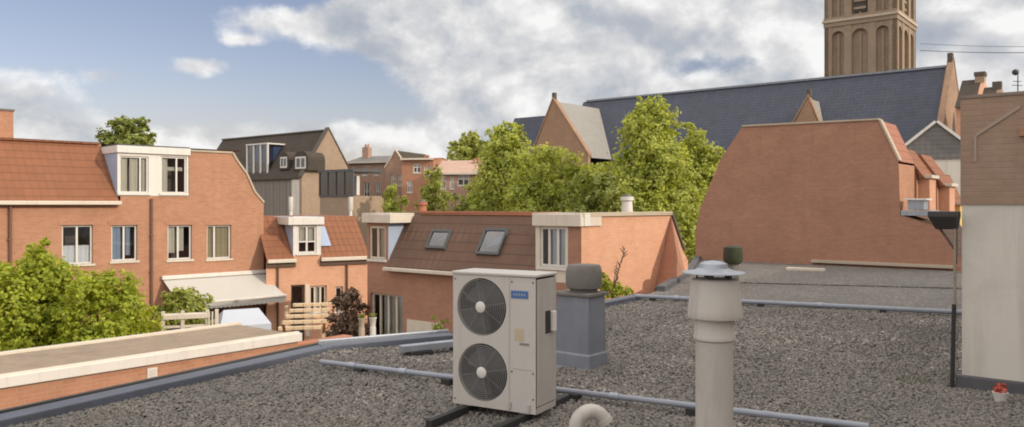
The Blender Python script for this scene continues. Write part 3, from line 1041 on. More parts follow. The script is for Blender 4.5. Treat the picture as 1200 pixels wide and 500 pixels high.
MB().lathe((VX - .004, VY, 0), [(0.170, zc(319.5)), (0.184, zc(319)), (0.180, zc(317.8)), (0.115, zc(315.8)), (0.085, zc(313)), (0.078, zc(308)), (0.05, zc(305.5)), (0.01, zc(304.5))], 40).build('hat', M['zinc'], vp)

# small mossy vent behind it on the far roof
mx, my = at(859, 0, 21.0)[:2]
mv = thing('roof_vent', (mx, my, ZR), 'small dark mossy roof vent just behind the metal hat of the tall pipe', 'roof vent')
zq = lambda v: H + (240 - v) / F * my
MB().lathe((mx, my, 0), [(0.15, ZR), (0.15, zq(306))], 24).build('pipe', M['concrete'], mv)
MB().lathe((mx, my, 0), [(0.20, zq(308)), (0.25, zq(304)), (0.25, zq(297)), (0.23, zq(289)), (0.13, zq(287))], 24).build(
    'cowl', plain('mossy_metal', (0.035, 0.04, 0.022), 0.85, 0, 0.4, 9, 0.6, 0.01, (0.05, 0.075, 0.02)), mv)

# ------------------------------------------------------------------ lead-clad vent stack with concrete cowl
LF_ = Fr(*at(690, 0, 10.1)[:2], AX)
t0 = LF_.t(651)
dp = 0.40
ls = thing('vent_stack', LF_.p(t0 / 2, -dp / 2, ZR), 'square lead clad vent stack with a grey straight sided concrete cowl behind the air conditioner', 'vent stack')
m = MB()
zt = 4.44
m.loft([[LF_.p(t0 - e, e, z), LF_.p(e, e, z), LF_.p(e, -dp - e, z), LF_.p(t0 - e, -dp - e, z)] for z, e in
        ((ZR, .05), (ZR + .03, .022), (ZR + .16, .016), (ZR + .20, .014), (ZR + .212, 0.0), (zt, -0.008))])
m.build('lead_box', M['lead'], ls, 0.012)
m = MB()
m.box(LF_, t0 - .03, 0.03, -dp - .03, .03, zt, zt + 0.045)
m.build('collar', M['concrete'], ls, 0.012)
cx, cy, _ = LF_.p(t0 / 2 + .05, -dp / 2, 0)
MB().lathe((cx, cy, 0), [(0.17, zt + .045), (0.18, zt + .075), (0.225, zt + .10), (0.238, zt + .16), (0.235, zt + .30), (0.22, zt + .37), (0.20, zt + .395), (0.05, zt + .40)], 20).build('cowl', M['concrete'], ls)

# ------------------------------------------------------------------ pipes lying on the roof
def ground_pipe(name, pts, r, mat, label, joints=(), blocks=()):
    a, b = Vector(pts[0]), Vector(pts[-1])
    root = thing(name, (a + b) / 2, label, 'pipe')
    MB().tube(pts, r, 14).build('tube', M[mat], root)
    d = (b - a)
    for f in joints:
        c = a + d * f
        e = d.normalized() * 0.05
        MB().tube([c - e, c + e], r * 1.3, 14).build('joint', M['zinc'], root)
    for f in blocks:
        c = a + d * f
        fr = Fr(c.x, c.y, math.degrees(math.atan2(d.y, d.x)))
        MB().box(fr, -.06, .06, -.07, .07, ZR + .004, c.z - r * .5).build('support_block', M['black_rubber'], root, 0.006)
    return root


gz = ZR + 0.105


def on_roof(u, v, z):
    Y = (H - z) * F / (v - 240)
    return at(u, 0, Y)[:2] + (z,)


ground_pipe('roof_pipe', [on_roof(376, 423, gz), on_roof(1018, 499, gz)], 0.031, 'pipe_grey',
            'thin grey pipe lying across the gravel behind the air conditioner and the tall vent', (0.08, 0.2, 0.62), (0.1, 0.3, 0.55, 0.75, 0.95))
pa, pb = on_roof(745, 346, gz), on_roof(1122, 365, gz)
pe = Vector(pb) + (Vector(pb) - Vector(pa)).normalized() * 1.4
ground_pipe('roof_pipe', [pa, tuple(pe)], 0.045, 'pipe_grey',
            'long grey pipe along the far end of the gravel below the brown gable', (0.12, 0.5), (0.05, 0.35, 0.65, 0.95))
# swan-neck
e0 = at(692, 487, 7.05)
m = MB()
path = []
SN = Fr(e0[0], e0[1], 12)
for k in range(13):
    a = math.pi * (1 - k / 12 * 0.86)
    path.append(SN.p(0.13 * math.cos(a), 0, 3.66 + 0.13 * math.sin(a)))
path = [SN.p(-0.13, 0, ZR)] + path
sn = thing('swan_neck_pipe', SN.p(0, 0, ZR), 'grey plastic swan neck pipe bending over in front of the roof pipe', 'pipe')
MB().tube(path, 0.066, 18).build('bend', M['pvc'], sn)
a, b = Vector(path[-1]), Vector(path[-2])
dd = (a - b).normalized()
MB().tube([a - dd * 0.01, a + dd * 0.035], 0.074, 18).build('socket', M['pvc'], sn)
MB().tube([a + dd * 0.030, a + dd * 0.037], 0.06, 18).build('opening', M['black_rubber'], sn)
# cable duct left of the air conditioner
ca_, cb_ = on_roof(472, 412, ZR + .09), on_roof(536, 405, ZR + .09)
fr = Fr(ca_[0], ca_[1], math.degrees(math.atan2(cb_[1] - ca_[1], cb_[0] - ca_[0])))
ln = math.hypot(cb_[0] - ca_[0], cb_[1] - ca_[1]) + .5
cd = thing('cable_duct', fr.p(ln / 2, 0, ZR), 'low blue grey metal duct on black feet left of the air conditioner', 'duct')
m = MB().box(fr, 0, ln, -.14, 0.0, ZR + .08, ZR + .17)
m.box(fr, .42, .44, -.146, 0.006, ZR + .08, ZR + .174)
m.build('duct', M['zinc'], cd, 0.01)
for f in (0.1, ln * .6):
    MB().box(fr, f, f + .35, -.16, .04, ZR + .004, ZR + .078).build('foot', M['black_rubber'], cd, 0.006)

# ------------------------------------------------------------------ low shed with brick wall at the left
SF = Fr(*at(0, 0, 11.7)[:2], BX)
sz_top = 3.10
st0, st1 = -9.0, SF.t(349)
shed = thing('flat_roof_shed', SF.p(-2, -1, 0), 'low orange brick outbuilding with white fascia and tan flat roof beside the gravel roof', 'outbuilding')
wd = 2.15
m = MB()
m.wall(SF, st0, st1, 0, sz_top - 0.13)
m.face([SF.p(st1, 0, 0), SF.p(st1, -wd, 0), SF.p(st1, -wd, sz_top - .13), SF.p(st1, 0, sz_top - .13)])
m.face([SF.p(st0, -wd, 0), SF.p(st0, 0, 0), SF.p(st0, 0, sz_top - .13), SF.p(st0, -wd, sz_top - .13)])
m.face([SF.p(st1, -wd, 0), SF.p(st0, -wd, 0), SF.p(st0, -wd, sz_top - .13), SF.p(st1, -wd, sz_top - .13)])
m.build('wall', M['brick_orange'], shed)
MB().box(SF, st0 - .05, st1 + .06, -.02, .06, sz_top - .16, sz_top).build('fascia', M['white'], shed, 0.008)
MB().box(SF, st0 - .05, st1 + .06, -.12, -.022, sz_top - .02, sz_top + .02).build('roof_edge', M['cream'], shed, 0.006)
m = MB()
m.box(SF, st0, st1, -wd + .1, -.122, sz_top - .12, sz_top - .03)
m.build('roof', M['roof_felt_tan'], shed)
MB().box(SF, st0 - .05, st1 + .06, -wd - .03, -wd + .1, sz_top - .16, sz_top + .015).build('back_trim', M['cream'], shed, 0.006)
gt = SF.t(178)
m = MB().box(SF, gt - .085, gt + .085, 0.0, .02, SF.z(178, 443), SF.z(178, 430))
vg = m.build('vent_grille', M['white'], shed, 0.004)
m = MB()
for k in range(4):
    m.box(SF, gt - .065, gt + .065, .02, .024, SF.z(178, 441) + k * .035, SF.z(178, 441) + k * .035 + .012)
m.build('slot', M['ac_side'], vg)
# brown garden wall carrying on from the shed
GW = SF.sub(st1, -0.35, 0)
gw = thing('garden_wall', GW.p(1, 0, 0), 'short brown brick garden wall at the far end of the low shed', 'wall')
zt_ = GW.z(352, 402)
MB().box(GW, 0.06, 1.6, -.22, 0, 0, zt_ - .05).build('wall', M['brick_brown'], gw)
MB().box(GW, 0.055, 1.64, -.25, .03, zt_ - .048, zt_).build('coping', M['terracotta'], gw, 0.01)

# ------------------------------------------------------------------ terraced house on the left
HF = Fr(*at(90, 0, 27)[:2], 45)
HT = HF.t
zg = 5.66                               # gutter
t_end = HT(309)
t_mid = HT(221)
ztop = HF.z(235, 178.5)
hl = thing('terraced_house', HF.p(HT(150), -3, 0), 'orange brick terraced house with red tile roof and a long white dormer', 'house')
wins = []
for (ua, ub, va, vb, cur, mu) in (
        (72.5, 109, 263, 309, [(0.05, .95, 0.0, .48, 'curtain_white')], (0.5,)),
        (130.5, 161, 263, 305, [(0.05, .42, 0, 1, 'sheet_blue'), (.60, .78, .15, 1, 'sheet_blue')], (0.5,)),
        (196.5, 225, 263, 303.5, [(.05, .35, .2, 1, 'curtain'), (.4, .72, .25, 1, 'curtain')], (0.45,)),
        (242.5, 271, 263, 302.5, [(.05, .97, 0, 1, 'curtain_tan')], (0.33,))):
    uc = (ua + ub) / 2
    wins.append((HT(ua), HT(ub), HF.z(uc, vb), HF.z(uc, va), cur, mu))
dz0, dz1 = HF.z(155, 226.5), HF.z(155, 184)
dorm = [(HT(140), HT(174), dz0, dz1 + .02, [(.05, .3, 0, 1, 'curtain'), (.38, .66, .0, .95, 'curtain_white'), (.8, .97, 0, 1, 'curtain')], (.72,)),
        (HT(188.5), HT(218.5), HF.z(203, 227), HF.z(203, 184), [(.08, .3, 0, 1, 'curtain'), (.1, .9, .62, .72, 'curtain')], (.62,))]
gd = [(HT(197), HT(268), 0.02, 2.35, None, (.33, .66)), (HT(60), HT(95), 0.9, 2.3, None, (.5,))]
tL = -17.0
holes = [w_[:4] for w_ in wins + gd]
m = MB()
m.wall(HF, tL, t_end, 0, zg - .02, holes)
zl0 = HF.z(309, 250)
gpts = [(t_mid, zg - .02), (t_end, zg - .02)]
sl = [(HT(307.5), HF.z(307.5, 249)), (HT(298), HF.z(298, 226)), (HT(288), HF.z(288, 204)), (HT(277), ztop - .28), (HT(272), ztop), (t_mid, ztop)]
tE = t_end
if sl[0][1] < zg:                       # the slope starts a little below the gutter line
    sl[0] = (t_end - .02, zg)
m.face([HF.p(t_mid, 0, zg - .02), HF.p(t_end, 0, zg - .02)] + [HF.p(t, 0, z) for t, z in sl])
# below the dormer
m.face([HF.p(HT(141), 0, zg - .02), HF.p(t_mid, 0, zg - .02), HF.p(t_mid, 0, dz0 - .1), HF.p(HT(141), 0, dz0 - .1)])
m.face([HF.p(t_end, 0, 0), HF.p(t_end, -8, 0), HF.p(t_end, -8, zg), HF.p(t_end, 0, zg)])
m.face([HF.p(tL, -8, 0), HF.p(tL, 0, 0), HF.p(tL, 0, zg), HF.p(tL, -8, zg)])
m.face([HF.p(t_end, -8, 0), HF.p(tL, -8, 0), HF.p(tL, -8, zg), HF.p(t_end, -8, zg)])
m.build('wall', M['brick_orange'], hl)
# verge cap along the gable
m = MB()
cap = [(t_mid, ztop), (HT(272), ztop), (HT(277), ztop - .28), (HT(288), HF.z(288, 204)), (HT(298), HF.z(298, 226)), (t_end - .02, zg)]
for (a, c), (b, d) in zip(cap, cap[1:]):
    nx_, nz_ = (c - d), (b - a)
    L_ = math.hypot(nx_, nz_)
    nx_, nz_ = nx_ / L_ * .07, nz_ / L_ * .07
    m.prism(HF, [(a, c), (b, d), (b + nx_, d + nz_), (a + nx_, c + nz_)], -.25, .05)
m.build('verge', M['stone_pale'], hl)
# roof: slope behind the gutter, flat top
m = MB()
zr1 = HF.z(60, 166, -1.7)
lattice_roof(m, HF, tL, HT(138), .12, zg + .06, -1.7, zr1)
m.face([HF.p(tL, -1.7, zr1), HF.p(t_end, -1.7, zr1), HF.p(t_end, -6.3, zr1), HF.p(tL, -6.3, zr1)])
lattice_roof(m, HF, t_end, tL, -8.1, zg + .06, -6.3, zr1)
m.face([HF.p(t_end, -.0, zg), HF.p(t_end, -8, zg), HF.p(HT(277) - .05, -6.3, zr1 - .01), HF.p(HT(277) - .05, -1.5, zr1 - .01)])
m.face([HF.p(tL, 0, zg), HF.p(tL, -8, zg), HF.p(tL, -6.3, zr1), HF.p(tL, -1.7, zr1)])
m.build('roof', M['tile_orange'], hl)
m = MB()
for k in range(60):
    a = tL + (HT(135) - tL) * k / 60
    b = tL + (HT(135) - tL) * (k + 1) / 60 - .015
    m.prism(HF, [(a, zr1 - .03), (b, zr1 - .03), (b, zr1 + .04), (a, zr1 + .04)], -1.8, -1.58)
m.build('ridge_tiles', M['tile_orange'], hl)
# gutter
m = MB()
m.box(HF, tL, HT(140), .10, .26, zg - .07, zg + .06)
m.build('gutter', M['cream'], hl, 0.02)
# dormer
dm = MB()
d0, d1 = HT(137.5), HT(220.5)
zf = HF.z(178, 171)
dzb = dz0 - .10
dhole = [d_[:4] for d_ in dorm]
dm.wall(HF, d0, d1, dzb, zf - .28, dhole, .012)
dm.face([HF.p(d0, .012, dzb), HF.p(d0, .012, zf), HF.p(d0, -2.4, zf), HF.p(d0, -2.4, dzb)])
dm.face([HF.p(d1, .012, dzb), HF.p(d1, -2.4, dzb), HF.p(d1, -2.4, zf), HF.p(d1, .012, zf)])
dor = dm.build('dormer', [M['white'], M['sheet_blue']], hl)
dor.data.polygons[len(dor.data.polygons) - 2].material_index = 1  # left cheek in darker blue than the dormer, painting its shaded side
MB().box(HF, d0 - .04, d1 + .05, -2.4, .10, zf - .30, zf - .05).build('dormer_fascia', M['white'], dor, 0.012)
MB().box(HF, d0 - .02, d1 + .03, -2.4, .07, zf - .05, zf).build('dormer_roof', M['bitumen'], dor)
for d_ in dorm:
    window(hl, HF, *d_[:4], o=.012, rec=.05, mull=d_[5], curtain=d_[4], fw=.055)
for w_ in wins:
    window(hl, HF, *w_[:4], mull=w_[5], curtain=w_[4], sillmat='cream', fw=.06)
window(hl, HF, *gd[0][:4], mull=gd[0][5], sill=False, name='patio_door', mat='wood_frame')
window(hl, HF, *gd[1][:4], mull=gd[1][5])
# brick lintels (soldier courses) proud of the wall
m = MB()
for w_ in wins:
    m.box(HF, w_[0] - .1, w_[1] + .1, .0, .012, w_[3] + .003, w_[3] + .2)
m.build('lintel', M['brick_orange'], hl)
for u, va in ((11.5, 236), (177, 233)):
    t = HT(u)
    m = MB()
    zt2 = HF.z(u, va, .07)
    m.tube([HF.p(t, .07, 0), HF.p(t, .07, zt2)], .045, 10)
    for k in range(4):
        m.box(HF, t - .06, t + .06, 0, .12, .6 + k * 1.3, .64 + k * 1.3)
    m.build('downpipe', plain('brown_pipe', (0.16, 0.085, 0.06), 0.5), hl)
ct, cz = HF.tz(1, 163, -2.0)
m = MB().box(HF, ct - .36, ct + .36, -2.6, -1.95, zr1 - .3, HF.z(1, 130, -2.0))
ch = m.build('chimney', M['brick_orange'], hl)
MB().box(HF, ct - .40, ct + .40, -2.64, -1.91, HF.z(1, 130, -2.0), HF.z(1, 130, -2.0) + .07).build('chimney_cap', M['concrete'], ch, .01)

# awning over the terrace
a0, a1 = HT(190), HT(309)
az0, az1 = HF.z(190, 326), HF.z(212, 356, 1.7)
aw = thing('awning', HF.p((a0 + a1) / 2, .8, 0), 'pale canvas awning stretched out from the brick house over the terrace', 'awning')
m = MB()
NS = 10
for i in range(NS):
    f0, f1 = i / NS, (i + 1) / NS
    sg = lambda f: -0.05 * math.sin(math.pi * f)
    p = lambda t, f: HF.p(t, .02 + 1.7 * f, az0 + (az1 - az0) * f + sg(f))
    m.face([p(a0, f1), p(a1, f1), p(a1, f0), p(a0, f0)], 0, True)
m.build('canopy', M['canvas'], aw)
m = MB()
for k in range(24):
    ta, tb = a0 + (a1 - a0) * k / 24, a0 + (a1 - a0) * (k + 1) / 24
    m.face([HF.p(ta, 1.73, az1 - .22), HF.p((ta + tb) / 2, 1.735, az1 - .25), HF.p(tb, 1.73, az1 - .22), HF.p(tb, 1.73, az1), HF.p(ta, 1.73, az1)])
m.build('valance', M['canvas'], aw)
MB().box(HF, a0 - .03, a1 + .03, 1.68, 1.78, az1 - .03, az1 + .045).build('front_bar', M['white'], aw, .01)
MB().box(HF, a0 - .05, a1 + .05, .003, .16, az0 - .03, az0 + .11).build('cassette', M['white'], aw, .02)
for tt in (a0 + .25, a1 - .25):
    MB().tube([HF.p(tt, .1, az0 - .1), HF.p(tt, 1.68, az1 - .02)], .025, 8).build('arm', M['white'], aw)

# terrace things in front of the house
tf = Fr(*at(190, 0, 20.5)[:2], 20)
pg = thing('terrace_frame', tf.p(.7, 0, 0), 'low cream painted wooden frame with rails on the terrace behind the shed', 'frame')
zz = lambda v: H + (240 - v) / F * 20.6
for u in (191, 214, 243, 254):
    t = tf.t(u)
    MB().box(tf, t - .045, t + .045, -.09, 0, 0, zz(364)).build('post', M['cream'], pg, .006)
ta, tb = tf.t(191), tf.t(246)
MB().box(tf, ta, tb, -.30, .04, zz(373.5), zz(368)).build('rail', M['cream'], pg, .01)
MB().box(tf, ta, tb, -.10, -.02, zz(384), zz(381)).build('rail', M['cream'], pg, .01)
m = MB()
for k in range(3):
    t = tf.t(245 + k * 4)
    m.box(tf, t - .02, t + .02, .0, .03, 0, zz(366))
m.build('slats', M['cream'], pg)
# white canopy
cf = Fr(*at(258, 0, 22.0)[:2], 30)
cn = thing('garden_canopy', cf.p(1, -.6, 0), 'white canvas garden canopy on thin posts below the big awning', 'canopy')
t1_ = cf.t(318)
zq2 = lambda v: H + (240 - v) / F * 22.4
m = MB()
zc0, zc1 = zq2(380), zq2(364)
m.shared([cf.p(0, 0, zc0), cf.p(t1_, 0, zc0), cf.p(t1_, -1.3, zc0), cf.p(0, -1.3, zc0), cf.p(t1_ * .15, -.65, zc1), cf.p(t1_ * .85, -.65, zc1),
          cf.p(0, 0, zc0 - .2), cf.p(t1_, 0, zc0 - .2), cf.p(t1_, -1.3, zc0 - .2), cf.p(0, -1.3, zc0 - .2)],
         [(0, 1, 5, 4), (1, 2, 5), (2, 3, 4, 5), (3, 0, 4), (6, 7, 1, 0), (7, 8, 2, 1), (8, 9, 3, 2), (9, 6, 0, 3)])
m.build('canopy', M['canvas_white'], cn)
for a, o in ((.03, -.03), (t1_ - .03, -.03), (t1_ - .03, -1.27), (.03, -1.27)):
    MB().tube([cf.p(a, o, 0), cf.p(a, o, zc0)], .025, 8).build('post', M['white'], cn)
# pergola of slats
PF = Fr(*at(330, 0, 17.6)[:2], 14)
pr = thing('slatted_pergola', PF.p(.5, 0, 0), 'pale wooden slatted screen with wide boards at the far end of the shed', 'screen')
zs = lambda v, Y=17.8: H + (240 - v) / F * Y
for k in range(5):
    zb = zs(384.5 - k * 5.1)
    ta, tb = PF.t(326 + 4 * k), PF.t(381 + 2.2 * k)
    MB().box(PF, ta, tb, -.08 - .25 * k, .06 - .25 * k, zb, zb + .07).build('board', M['wood_pale'], pr, .006)
for u in (334, 379):
    MB().box(PF, PF.t(u) - .04, PF.t(u) + .04, -1.2, -1.12, 0, zs(364)).build('post', M['wood_pale'], pr, .006)
    m = MB()
    t = PF.t(u)
    m.prism(PF.sub(t, 0, -90), [(-.05, zs(390)), (1.2, zs(369)), (1.2, zs(365)), (-.05, zs(386))], -.03, .03)
    m.build('bearer', M['wood_pale'], pr)
    MB().box(PF, t - .04, t + .04, -.1, -.02, 0, zs(390)).build('post', M['wood_pale'], pr, .006)

# ------------------------------------------------------------------ low house with small dormer beside it
NF_ = Fr(*at(311, 0, 31.0)[:2], 33)
NT_ = NF_.t
ho = thing('small_brick_house', NF_.p(NT_(370), -3, 0), 'low orange brick house with tiled roof and one narrow white dormer', 'house')
ng = NF_.z(370, 303)
nt1 = NT_(432)
nd = (NT_(348.5), NT_(371), NF_.z(360, 296), NF_.z(360, 263.5))
door = (NT_(341), NT_(357), .05, NF_.z(349, 333))
win2 = (NT_(363), NT_(383), NF_.z(373, 364), NF_.z(373, 334))
win3 = (NT_(393), NT_(402), NF_.z(398, 364), NF_.z(398, 335))
m = MB()
m.wall(NF_, .03, nt1, 0, ng - .02, [door, win2, win3])
m.face([NF_.p(NT_(344), 0, ng - .02), NF_.p(NT_(375.5), 0, ng - .02), NF_.p(NT_(375.5), 0, nd[2] - .08), NF_.p(NT_(344), 0, nd[2] - .08)])
m.face([NF_.p(nt1, 0, 0), NF_.p(nt1, -7, 0), NF_.p(nt1, -7, ng), NF_.p(nt1, 0, ng)])
m.face([NF_.p(nt1, -7, 0), NF_.p(.03, -7, 0), NF_.p(.03, -7, ng), NF_.p(nt1, -7, ng)])
m.build('wall', M['brick_salmon'], ho)
zr2 = NF_.z(330, 253, -1.5)
m = MB()
for a, b in ((.03, NT_(344)), (NT_(375.5), nt1)):
    lattice_roof(m, NF_, a, b, .10, ng + .05, -1.5, zr2)
lattice_roof(m, NF_, NT_(344), NT_(375.5), -1.2, zr2 - .5, -1.5, zr2)
m.face([NF_.p(.03, -1.5, zr2), NF_.p(nt1, -1.5, zr2), NF_.p(nt1, -5.5, zr2), NF_.p(.03, -5.5, zr2)])
lattice_roof(m, NF_, nt1, .03, -7.1, ng + .05, -5.5, zr2)
m.face([NF_.p(nt1, .0, ng), NF_.p(nt1, -7, ng), NF_.p(nt1, -5.5, zr2), NF_.p(nt1, -1.5, zr2)])
m.build('roof', M['tile_orange'], ho)
for a, b in ((.05, NT_(346)), (NT_(375), nt1 - .05)):
    MB().box(NF_, a, b, .08, .22, ng - .08, ng + .06).build('gutter', M['cream'], ho, .02)
    MB().box(NF_, a, b, .0, .08, ng - .26, ng - .03).build('eave_board', M['wood_frame'], ho)
d0, d1, zf2 = NT_(343.5), NT_(376), NF_.z(360, 252.5)
dm = MB().wall(NF_, d0, d1, nd[2] - .08, zf2 - .2, [nd], .012)
dm.face([NF_.p(d0, .012, nd[2] - .08), NF_.p(d0, .012, zf2), NF_.p(d0, -2, zf2), NF_.p(d0, -2, nd[2] - .08)], 1)
dm.face([NF_.p(d1, .012, nd[2] - .08), NF_.p(d1, -2, nd[2] - .08), NF_.p(d1, -2, zf2), NF_.p(d1, .012, zf2)], 1)
dor = dm.build('dormer', [M['white'], M['sheet_blue']], ho)
MB().box(NF_, d0 - .22, d1 + .1, -2, .13, zf2 - .34, zf2 - .03).build('dormer_fascia', M['white'], dor, .012)
window(ho, NF_, *nd, o=.012, rec=.05, trans=(.42,), curtain=[(.1, .9, .45, .98, 'curtain')], mull=(.5,))
window(ho, NF_, *door, sill=False, name='door', mat='wood_frame')
window(ho, NF_, *win2, mull=(.33, .66), curtain=[(.38, .6, 0, 1, 'curtain')], mat='cream')
window(ho, NF_, *win3, mat='cream')
MB().box(NF_, door[1] + .02, win2[0] - .02, .0, .03, .4, door[3]).build('door_post', M['cream'], ho)
# roof light right of the dormer
mm = MB()
ta, tb = NT_(379), NT_(391)
k0, k1 = .25, .72
oo = lambda f: .10 - 1.6 * f
zk = lambda f: ng + .05 + (zr2 - ng - .05) * f
mm.shared([NF_.p(ta, oo(k0) + .03, zk(k0) + .05), NF_.p(tb, oo(k0) + .03, zk(k0) + .05), NF_.p(tb, oo(k1) + .03, zk(k1) + .05), NF_.p(ta, oo(k1) + .03, zk(k1) + .05)], [(0, 1, 2, 3)])
mm.build('roof_light', M['sheet_blue'], ho)
m = MB()
for u, va in ((325, 312), (406, 310)):
    t = NT_(u)
    m.tube([NF_.p(t, .06, 0), NF_.p(t, .06, ng - .1)], .04, 8)
m.build('downpipe', M['wood_frame'], ho)

# ------------------------------------------------------------------ middle house with brown tile roof and orange gable
CX, CY = at(681, 0, 19.6)[:2]
MF = Fr(CX, CY, AX)
GF = Fr(CX, CY, BX)
mt = MF.t
mh = thing('brown_roof_house', MF.p(-3, -3, 0), 'brown tiled house with skylights and a bare orange brick gable wall', 'house')
mg = 3.70
mL = mt(430.5)
mz = 5.37
dep = GF.t(805)
rback = -GF.t(786)
pd = (mt(434), mt(472), .05, MF.z(453, 344))
pw = (mt(478), mt(486), 1.0, MF.z(482, 345))
m = MB()
m.wall(MF, mL, -.0, 0, mg - .02, [pd])
m.face([MF.p(mL, -dep, 0), MF.p(mL, 0, 0), MF.p(mL, 0, mg), MF.p(mL, -dep, mg)])
m.face([MF.p(0, -dep, 0), MF.p(mL, -dep, 0), MF.p(mL, -dep, mg), MF.p(0, -dep, mg)])
# brick panel below and beside the dormers
zdl = MF.z(445, 304)
m.face([MF.p(mL, 0, mg - .02), MF.p(mt(455), 0, mg - .02), MF.p(mt(455), 0, zdl - .05), MF.p(mL, 0, zdl - .05)])
m.build('wall', M['brick_brown'], mh)
m = MB()
gts = GF.t
gt_top, gt_bot = gts(786), gts(806)
zgt = GF.z(735, 252)
m.face([GF.p(0, .004, 0), GF.p(gt_bot, .004, 0), GF.p(gt_bot, .004, GF.z(803, 305)), GF.p(gts(800), .004, GF.z(800, 292)), GF.p(gt_top, .004, zgt), GF.p(0, .004, zgt)])
m.build('gable_wall', M['brick_salmon'], mh)
MB().prism(GF, [(0.0, zgt), (gt_top, zgt), (gt_top, zgt + .07), (0.0, zgt + .07)], -.2, .06).build('gable_coping', M['stone_pale'], mh)
m = MB()
(a, c), (b, d) = (gt_top, zgt), (gts(800), GF.z(800, 292))
m.prism(GF, [(a, c), (b, d), (b + .07, d), (a + .07, c + .06)], -.2, .06)
m.build('verge', M['stone_dark'], mh)
A3, B3 = GF.p(gt_top, .008, zgt - .02), GF.p(gts(767), .008, 3.3)  # added fin: its turned-away brown face stands in for a cast shadow
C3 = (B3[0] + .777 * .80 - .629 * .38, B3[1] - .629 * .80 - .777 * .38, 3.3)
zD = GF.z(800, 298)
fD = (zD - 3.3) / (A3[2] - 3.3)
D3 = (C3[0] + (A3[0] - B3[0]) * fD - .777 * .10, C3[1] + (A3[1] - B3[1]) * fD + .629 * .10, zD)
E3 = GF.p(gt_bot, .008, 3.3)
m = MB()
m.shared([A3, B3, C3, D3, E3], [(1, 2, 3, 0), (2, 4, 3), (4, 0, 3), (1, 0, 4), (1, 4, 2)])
m.build('shadow_fin', M['brick_brown'], mh)
m = MB()
tr1 = mt(629)
of = -0.85
lattice_roof(m, MF, mt(456), tr1, .14, mg + .06, of, mz)
m.face([MF.p(mL, of, mz), MF.p(0, of, mz - .03), MF.p(0, rback, mz - .03), MF.p(mL, rback, mz)])
lattice_roof(m, MF, 0, mL, -dep + .05, mg + .06, rback, mz - .03)
m.build('roof', M['tile_brown'], mh)
m = MB()
m.box(MF, mt(470), tr1, of - .1, of + .06, mz - .04, mz + .035)
m.build('ridge_trim', M['terracotta'], mh)
MB().box(MF, mt(455), mt(627), .10, .24, mg - .03, mg + .07).build('gutter', M['cream'], mh, .02)
# roof windows
for (ua, ub, va, vb) in ((504, 527, 270, 293), (565, 592, 267, 297)):
    f0 = (MF.z(515, vb, -.25) - mg) / (mz - mg)
    f1 = (MF.z(515, va, -.6) - mg) / (mz - mg)
    pt = lambda t, f, e: MF.p(t, .14 + (of - .14) * f + e * .85, mg + .06 + (mz - mg - .06) * f + e * .5)
    ta, tb = mt(ua, -.4), mt(ub, -.4)
    m = MB()
    fw = .07

    def slab(t0_, t1_, g0, g1, e0, e1):
        m.shared([pt(t0_, g0, e0), pt(t1_, g0, e0), pt(t1_, g1, e0), pt(t0_, g1, e0), pt(t0_, g0, e1), pt(t1_, g0, e1), pt(t1_, g1, e1), pt(t0_, g1, e1)],
                 [(3, 2, 1, 0), (4, 5, 6, 7), (0, 1, 5, 4), (1, 2, 6, 5), (2, 3, 7, 6), (3, 0, 4, 7)])
    df = .04
    slab(ta, ta + fw, f0, f1, .0, .08)
    slab(tb - fw, tb, f0, f1, .0, .08)
    slab(ta + fw, tb - fw, f0, f0 + df, .0, .08)
    slab(ta + fw, tb - fw, f1 - df, f1, .0, .08)
    sk = m.build('roof_window', M['ac_dark'], mh)
    m = MB()
    m.face([pt(ta + fw, f0 + df, .05), pt(tb - fw, f0 + df, .05), pt(tb - fw, f1 - df, .05), pt(ta + fw, f1 - df, .05)])
    m.build('pane', M['glass_sky'], sk)
    m = MB()
    m.face([pt(ta + fw, f0 + df, .012), pt(tb - fw, f0 + df, .012), pt(tb - fw, f1 - df, .012), pt(ta + fw, f1 - df, .012)])
    m.build('dark_lining', M['dark_room'], sk)
    m = MB()
    tq = ta + (tb - ta) * .35
    m.face([pt(tq, f0 + df * 3, .02), pt(tb - fw * 1.6, f0 + df * 5, .02), pt(tb - fw * 1.3, f1 - df * 2, .02), pt(tq + .15, f1 - df * 4, .02)])
    m.build('blind', M['sheet_blue'], sk)  # slanted pale quad under the pane, painted in as its bright reflection
# right dormer
rd0, rd1 = mt(628), -.0
zf3 = MF.z(655, 251.5)
rw = (mt(633), mt(664), MF.z(648, 312), MF.z(648, 265))
dm = MB().wall(MF, rd0, mt(666), mg - .02, zf3 - .03, [rw], .014)
dm.face([MF.p(rd0, .014, mg), MF.p(rd0, .014, zf3), MF.p(rd0, of - .1, zf3), MF.p(rd0, of - .1, mg)])
dor = dm.build('dormer', [M['cream']], mh)
MB().box(MF, rd0 - .05, .05, of, .10, zf3 - .27, zf3 + .03).build('dormer_fascia', M['cream'], dor, .012)
MB().wall(MF, mt(666), 0, mg - .02, zf3 - .27, [], .008).build('brick_pier', M['brick_brown'], mh)
MB().box(GF, .06, GF.t(689), .008, .07, zgt - .24, zgt + .05).build('fascia_return', M['white'], mh, .01)
window(mh, MF, *rw, o=.014, rec=.04, mull=(.33, .66), curtain=[(.36, .62, 0, 1, 'curtain_white'), (.68, .97, 0, 1, 'curtain')], fw=.06)
